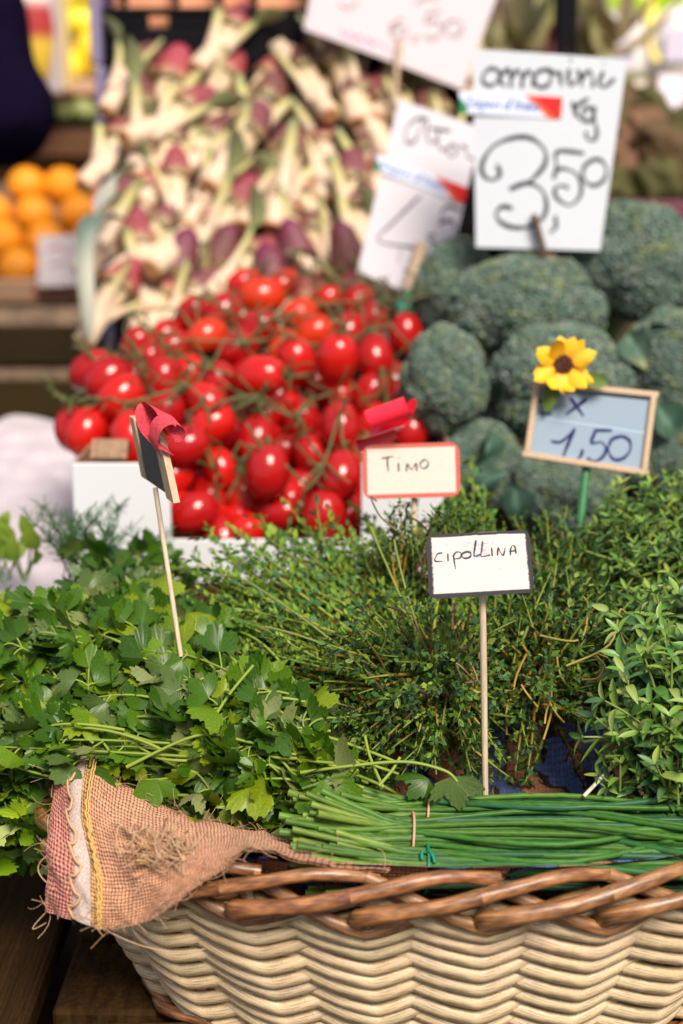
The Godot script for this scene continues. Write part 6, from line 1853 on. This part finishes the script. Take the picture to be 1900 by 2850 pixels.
func build_right_back() -> void:
	var cr := thing("root_crate", "purple crate of brown-green roots behind the tall card, at the right", "crate", Vector3(0.4822, 0.4535, -2.248))
	board(cr, "front_board", mat("purple_board", Color(0.15, 0.035, 0.06), 0.7), Vector3(0.4776, 0.4438, -2.1631), Vector3(0.42, 0.05, 0.012))
	board(cr, "bottom_board", M.dark_crate_wood, Vector3(0.4646, 0.4343, -2.1608) + Vector3(0, 0, -0.2), Vector3(0.44, 0.012, 0.4))
	board(cr, "leg_panel", M.dark_crate_wood, Vector3(0.469, 0.4334, -2.1812) + Vector3(0, -0.42, -0.2), Vector3(0.4, 0.82, 0.36))
	var lump := Shape.new()
	var n1 := noise(77, 1.1)
	lump.grid(26, 16, func(u, w):
		var th: float = PI * w
		var d := Vector3(sin(th) * cos(TAU * u), cos(th), -sin(th) * sin(TAU * u))
		return d * Vector3(0.055, 0.035, 0.05) * (1.0 + 0.5 * n1.get_noise_3dv(d * 1.6)))
	lump.flip()
	var lm := lump.mesh()
	var kinds := [mat("root_brown", Color(0.1, 0.058, 0.022), 0.8), mat("root_green", Color(0.075, 0.07, 0.016), 0.8), mat("root_pink", Color(0.19, 0.095, 0.05), 0.8)]
	var k := 0
	for j in 4:
		for i in 5:
			var at: Vector3 = Vector3(0.4092, 0.4868, -2.2254) + Vector3(0.068 * i + (0.03 if j % 2 else 0.0), 0.042 * j, -0.06 * j) + rv(0.012)
			var o := thing("gnarled_root", "knobbly brown root in the purple crate, %s layer from below, %s from the left" % [ordinal(j), ordinal(i)], "root vegetable", at, "knobbly roots in the purple crate")
			part("root", lm, kinds[k % 3] if k % 4 else kinds[1], o, Transform3D(Basis.from_euler(rv(2.5)).scaled(Vector3.ONE * rnd(0.7, 1.0)), Vector3.ZERO))
			k += 1
	# bags of pale chicory with printed labels
	var bags := [[Vector3(0.4722, 0.765, -2.8925), 0.075, 0.1, "small white bag with a yellow edge at the top, right of the dark post"], [Vector3(0.5116, 0.6955, -2.7412), 0.13, 0.19, "white clear-wrapped chicory bag with a lilac label, behind the tall card"], [Vector3(0.6176, 0.7174, -2.7261), 0.13, 0.17, "white bag of chicory at the top right corner"], [Vector3(0.4982, 0.5766, -2.5879), 0.11, 0.17, "cream bag half hidden by the right edge of the tall price card"], [Vector3(0.6496, 0.6123, -2.8029), 0.1, 0.2, "yellowish bag at the right edge behind the pink-white card"]]
	for q in bags:
		var r := thing("chicory_bag", q[3], "bag", q[0])
		var s := Shape.new()
		var wob := noise(int(q[1] * 1000) + k, 3.0)
		s.grid(24, 16, func(u, w):
			var a: float = TAU * u
			var hh := sin(PI * clampf(w * 0.96 + 0.02, 0, 1))
			var p: Vector3 = Vector3(cos(a) * q[1] / 2 * pow(hh, 0.4), q[2] * (w - 0.5), -sin(a) * q[1] * 0.32 * pow(hh, 0.6))
			return p * (1.0 + 0.14 * wob.get_noise_3dv(p * 14.0)), func(u, w):
			var p := wob.get_noise_2d(u * 6.0, w * 6.0)
			return Color(1, 0.98, 0.96).lerp(Color(1.0, 0.85, 0.35), smoothstep(0.25, 0.55, p + 0.4 * absf(w - 0.5))) if q[2] > 0.12 else Color(1, 0.92, 0.8))
		part("bag", s.mesh(), M.clear_bag, r)
		var lb := Shape.new()
		lb.block(Vector3(-0.01, 0.01, q[1] * 0.33), Vector3(q[1] * 0.42, q[2] * 0.35, 0.003), 0.001)
		part("printed_label", lb.mesh(), mat("lilac_label_%d" % k, Color(0.66, 0.6, 0.74), 0.5), r)
		k += 1
	var shelf := thing("display_shelf", "wooden display shelf carrying the chicory bags at the top right", "shelf", Vector3(0.72, GROUND, -2.75))
	board(shelf, "shelf_board", M.crate_wood, Vector3(0.569, 0.5363, -2.8355), Vector3(0.55, 0.02, 0.4))
	board(shelf, "upper_board", M.crate_wood, Vector3(0.5897, 0.655, -2.9682), Vector3(0.55, 0.02, 0.2))
	for x in [0.45, 0.95]: board(shelf, "upright", M.crate_wood, Vector3(x, (GROUND + 0.9) / 2, -2.92), Vector3(0.04, 0.9 - GROUND, 0.04))
	var ban := thing("green_banner", "bright lime green banner strip along the top right", "banner", Vector3(0.6194, 0.874, -3.1258))
	var bs := Shape.new()
	bs.grid(24, 4, func(u, w): return Vector3(0.6194, 0.874, -3.1258) + Vector3(-0.12 + 0.45 * u, -0.05 + 0.12 * w + 0.008 * sin(u * 9.0), 0.01 * sin(u * 30.0)))
	wpart("cloth", bs, mat("lime_cloth", Color(0.42, 0.66, 0.0), 0.6, {"backlight_enabled": true, "backlight": Color(0.6, 0.6, 0.4)}), ban)
	var tape := thing("yellow_tape", "yellow plastic strip hanging between the chicory bags", "tape", Vector3(0.5698, 0.7638, -2.7376))
	var ts := Shape.new()
	ribbon(ts, [Vector3(0.5603, 0.8256, -2.753), Vector3(0.5654, 0.762, -2.7166), Vector3(0.5727, 0.7, -2.6908)], Vector3(1, 0.1, 0), 0.02)
	wpart("strip", ts, mat("yellow_plastic", Color(0.75, 0.6, 0.02), 0.4), tape)
	var pc := thing("price_card", "pinkish white price card at the right edge in front of the bags", "price card", Vector3(0.5322, 0.5798, -2.3826), "white hand-lettered price cards")
	var s2 := Sheet.new(160, 180, Color(0.95, 0.89, 0.93), [Vector2(0, 0), Vector2(100, 0), Vector2(100, 100), Vector2(0, 100)])
	s2.pen([[20, 20], [35, 16], [34, 34], [60, 20], [62, 36], [85, 22]], 3.0, Color(0.7, 0.6, 0.72))
	s2.pen([[40, 60], [55, 66], [70, 60], [88, 70]], 3.0, Color(0.9, 0.5, 0.6))
	card(pc, "card", s2.tex(), [Vector3(0.5146, 0.6604, -2.4027), Vector3(0.5921, 0.6549, -2.4013), Vector3(0.585, 0.5525, -2.3758), Vector3(0.5055, 0.5921, -2.3856)], 0.0015)
	stick(pc, Vector3(0.5487, 0.5869, -2.3946), Vector3(0.531, 0.4785, -2.3058), 0.006, M.card_wood, 0.6)
	var nb := thing("blue_label", "small blue label under the cream bag, at the tall card's edge", "label", Vector3(0.4395, 0.5585, -2.4288))
	var nbs := Shape.new()
	nbs.block(Vector3(0.4458, 0.5589, -2.4598), Vector3(0.03, 0.014, 0.02), 0.002)
	wpart("label", nbs, mat("blue_label", Color(0.05, 0.06, 0.4), 0.5), nb)
	# loose greens and a red chicory between the cards
	var rc := thing("red_chicory", "dark red chicory head above the tall price card", "chicory", Vector3(0.3407, 0.6822, -2.3051))
	for i in 7:
		var an := TAU * i / 7
		var f := blade(0.1, 0.05, rnd(0.05, 0.3), 0.6, Color(0.5, 0.2, 0.17), Color(0.2, 0.012, 0.03))
		part("leaf", f.mesh(), M.artichoke, rc, Transform3D(aim(Vector3(cos(an) * 0.3 - 0.05, 1, sin(an) * 0.3), Vector3(-cos(an), 0.2, -sin(an))), Vector3(cos(an) * 0.008, -0.05, sin(an) * 0.008)))
	var lw := noise(91, 1.0)
	for i in 9:
		var r := thing("cardoon_bunch", "pale green and cream cardoon leaves at the top behind the cards, %s from the left" % ordinal(i), "cardoons", Vector3(0.2417, 0.7414, -2.4744) + Vector3(0.026 * i, 0.012 * (i % 3) - 0.02, -0.03 * (i % 2)), "cardoons behind the price cards")
		for j in 5:
			var f := blade(rnd(0.1, 0.16), 0.045, rnd(-0.3, 0.3), 0.6, Color(0.42, 0.34, 0.18), pick([Color(0.24, 0.26, 0.08), Color(0.1, 0.12, 0.05), Color(0.36, 0.28, 0.18)]))
			part("leaf", f.mesh(), M.artichoke, r, Transform3D(aim(Vector3(rnd(-0.6, 0.6), rnd(-0.4, 1.0), rnd(0.0, 0.5)), rv(1.0)), Vector3(0, -0.04, 0)))

func build_person() -> void:
	# a stallholder at the left edge: only the bent sleeve of the navy jacket shows; joints in metres, each bone a tapered capsule
	var root := thing("person", "person in a dark navy jacket at the left edge, elbow bent", "person", Vector3(-0.74, GROUND, -2.1))
	var j := {"hip": Vector3(-0.74, 0.36, -2.12), "chest": Vector3(-0.73, 0.78, -2.1), "neck": Vector3(-0.73, 0.93, -2.1), "head": Vector3(-0.72, 1.06, -2.07), "sr": Vector3(-0.54, 0.85, -2.08), "er": Vector3(-0.468, 0.59, -2.02), "wr": Vector3(-0.66, 0.66, -1.83), "fr": Vector3(-0.735, 0.67, -1.8),
		"sl": Vector3(-0.92, 0.85, -2.1), "el": Vector3(-0.97, 0.59, -2.05), "wl": Vector3(-0.82, 0.64, -1.86), "fl": Vector3(-0.755, 0.66, -1.82), "pr": Vector3(-0.65, 0.34, -2.12), "kr": Vector3(-0.64, -0.08, -2.1), "ar": Vector3(-0.64, -0.5, -2.14), "pl": Vector3(-0.83, 0.34, -2.12), "kl": Vector3(-0.84, -0.08, -2.1), "al": Vector3(-0.84, -0.5, -2.14), "tr": Vector3(-0.63, -0.53, -2.0), "tl": Vector3(-0.85, -0.53, -2.0)}
	var bones := [["hip", "chest", 0.15, 0.16, 0], ["chest", "neck", 0.13, 0.06, 0], ["neck", "head", 0.05, 0.085, 1], ["chest", "sr", 0.12, 0.075, 0], ["chest", "sl", 0.12, 0.075, 0], ["sr", "er", 0.074, 0.066, 0], ["er", "wr", 0.066, 0.045, 0], ["wr", "fr", 0.03, 0.028, 1], ["sl", "el", 0.074, 0.066, 0], ["el", "wl", 0.066, 0.045, 0], ["wl", "fl", 0.03, 0.028, 1], ["pr", "kr", 0.09, 0.065, 2], ["kr", "ar", 0.062, 0.045, 2], ["pl", "kl", 0.09, 0.065, 2], ["kl", "al", 0.062, 0.045, 2], ["ar", "tr", 0.045, 0.035, 2], ["al", "tl", 0.045, 0.035, 2]]
	var paints := [Color(1, 1, 1), Color(24.0, 16.0, 5.0), Color(0.9, 1.0, 0.8)]
	var folds := noise(41, 9.0)
	var cell := 0.02
	var lo := Vector3(-1.12, -0.6, -2.34)
	var nx := 40
	var ny := 90
	var nz := 33
	var val := PackedFloat32Array()
	val.resize(nx * ny * nz)
	val.fill(1.0)
	for b in bones:                              # smooth minimum of the capsules, written only near each bone
		var p: Vector3 = j[b[0]]
		var q: Vector3 = j[b[1]]
		var big := maxf(b[2], b[3]) + 0.09
		var a0 := ((p.min(q) - Vector3.ONE * big - lo) / cell).floor()
		var a1 := ((p.max(q) + Vector3.ONE * big - lo) / cell).ceil()
		for z in range(maxi(0, int(a0.z)), mini(nz, int(a1.z) + 1)):
			for y in range(maxi(0, int(a0.y)), mini(ny, int(a1.y) + 1)):
				for x in range(maxi(0, int(a0.x)), mini(nx, int(a1.x) + 1)):
					var at := lo + Vector3(x, y, z) * cell
					var t := clampf((at - p).dot(q - p) / (q - p).length_squared(), 0, 1)
					var d: float = at.distance_to(p.lerp(q, t)) - lerpf(b[2], b[3], t)
					if b[4] == 0: d += 0.012 * folds.get_noise_3d(at.x * 0.5, at.y * 2.0, at.z * 0.5)
					var i := (z * ny + y) * nx + x
					var h := clampf(0.5 + 0.5 * (val[i] - d) / 0.035, 0, 1)
					val[i] = lerpf(val[i], d, h) - 0.035 * h * (1.0 - h)
	var s := Shape.new()
	var ids := {}
	for z in nz - 1:                             # surface nets: a vertex in each crossed cell
		for y in ny - 1:
			for x in nx - 1:
				var i := (z * ny + y) * nx + x
				var sum := Vector3.ZERO
				var hits := 0
				var v8 := [val[i], val[i + 1], val[i + nx], val[i + nx + 1], val[i + nx * ny], val[i + nx * ny + 1], val[i + nx * ny + nx], val[i + nx * ny + nx + 1]]
				if v8.max() < 0 or v8.min() >= 0: continue
				for a in 8:
					for ax in [1, 2, 4]:
						if a & ax: continue
						var b: int = a | ax
						if (v8[a] < 0) != (v8[b] < 0):
							var t: float = v8[a] / (v8[a] - v8[b])
							var pa := Vector3(a & 1, (a >> 1) & 1, (a >> 2) & 1)
							sum += pa.lerp(Vector3(b & 1, (b >> 1) & 1, (b >> 2) & 1), t)
							hits += 1
				var at := lo + (Vector3(x, y, z) + sum / hits) * cell
				var best := 9.0
				var col := Color.WHITE
				for bn in bones:
					var p: Vector3 = j[bn[0]]
					var q: Vector3 = j[bn[1]]
					var t := clampf((at - p).dot(q - p) / (q - p).length_squared(), 0, 1)
					var d: float = at.distance_to(p.lerp(q, t)) - lerpf(bn[2], bn[3], t)
					if d < best: best = d; col = paints[bn[4]]
				ids[i] = s.vert(at, Vector3.ZERO, col)
	var st := [1, nx, nx * ny]
	for i in ids:
		for ax in 3:
			var u: int = st[(ax + 1) % 3]
			var w: int = st[(ax + 2) % 3]
			if ids.has(i - u) and ids.has(i - w) and ids.has(i - u - w) and (val[i] < 0) != (val[i + st[ax]] < 0):
				var f := [ids[i - u - w], ids[i - w], ids[i], ids[i - u]]
				if val[i] < 0: s.f.append_array([f[0], f[2], f[1], f[0], f[3], f[2]])
				else: s.f.append_array([f[0], f[1], f[2], f[0], f[2], f[3]])
	s.smooth()
	wpart("body", s, M.navy_cloth, root)
	var hair := Shape.new()
	hair.grid(20, 10, func(u, w):
		var th: float = PI * 0.55 * w
		return j.head + Vector3(0, 0.012, -0.018) + Vector3(sin(th) * cos(TAU * u) * 0.093, cos(th) * 0.1, -sin(th) * sin(TAU * u) * 0.097), func(_u, _w): return Color(0.02, 0.014, 0.01))
	hair.flip()
	wpart("hair", hair, M.plain, root)
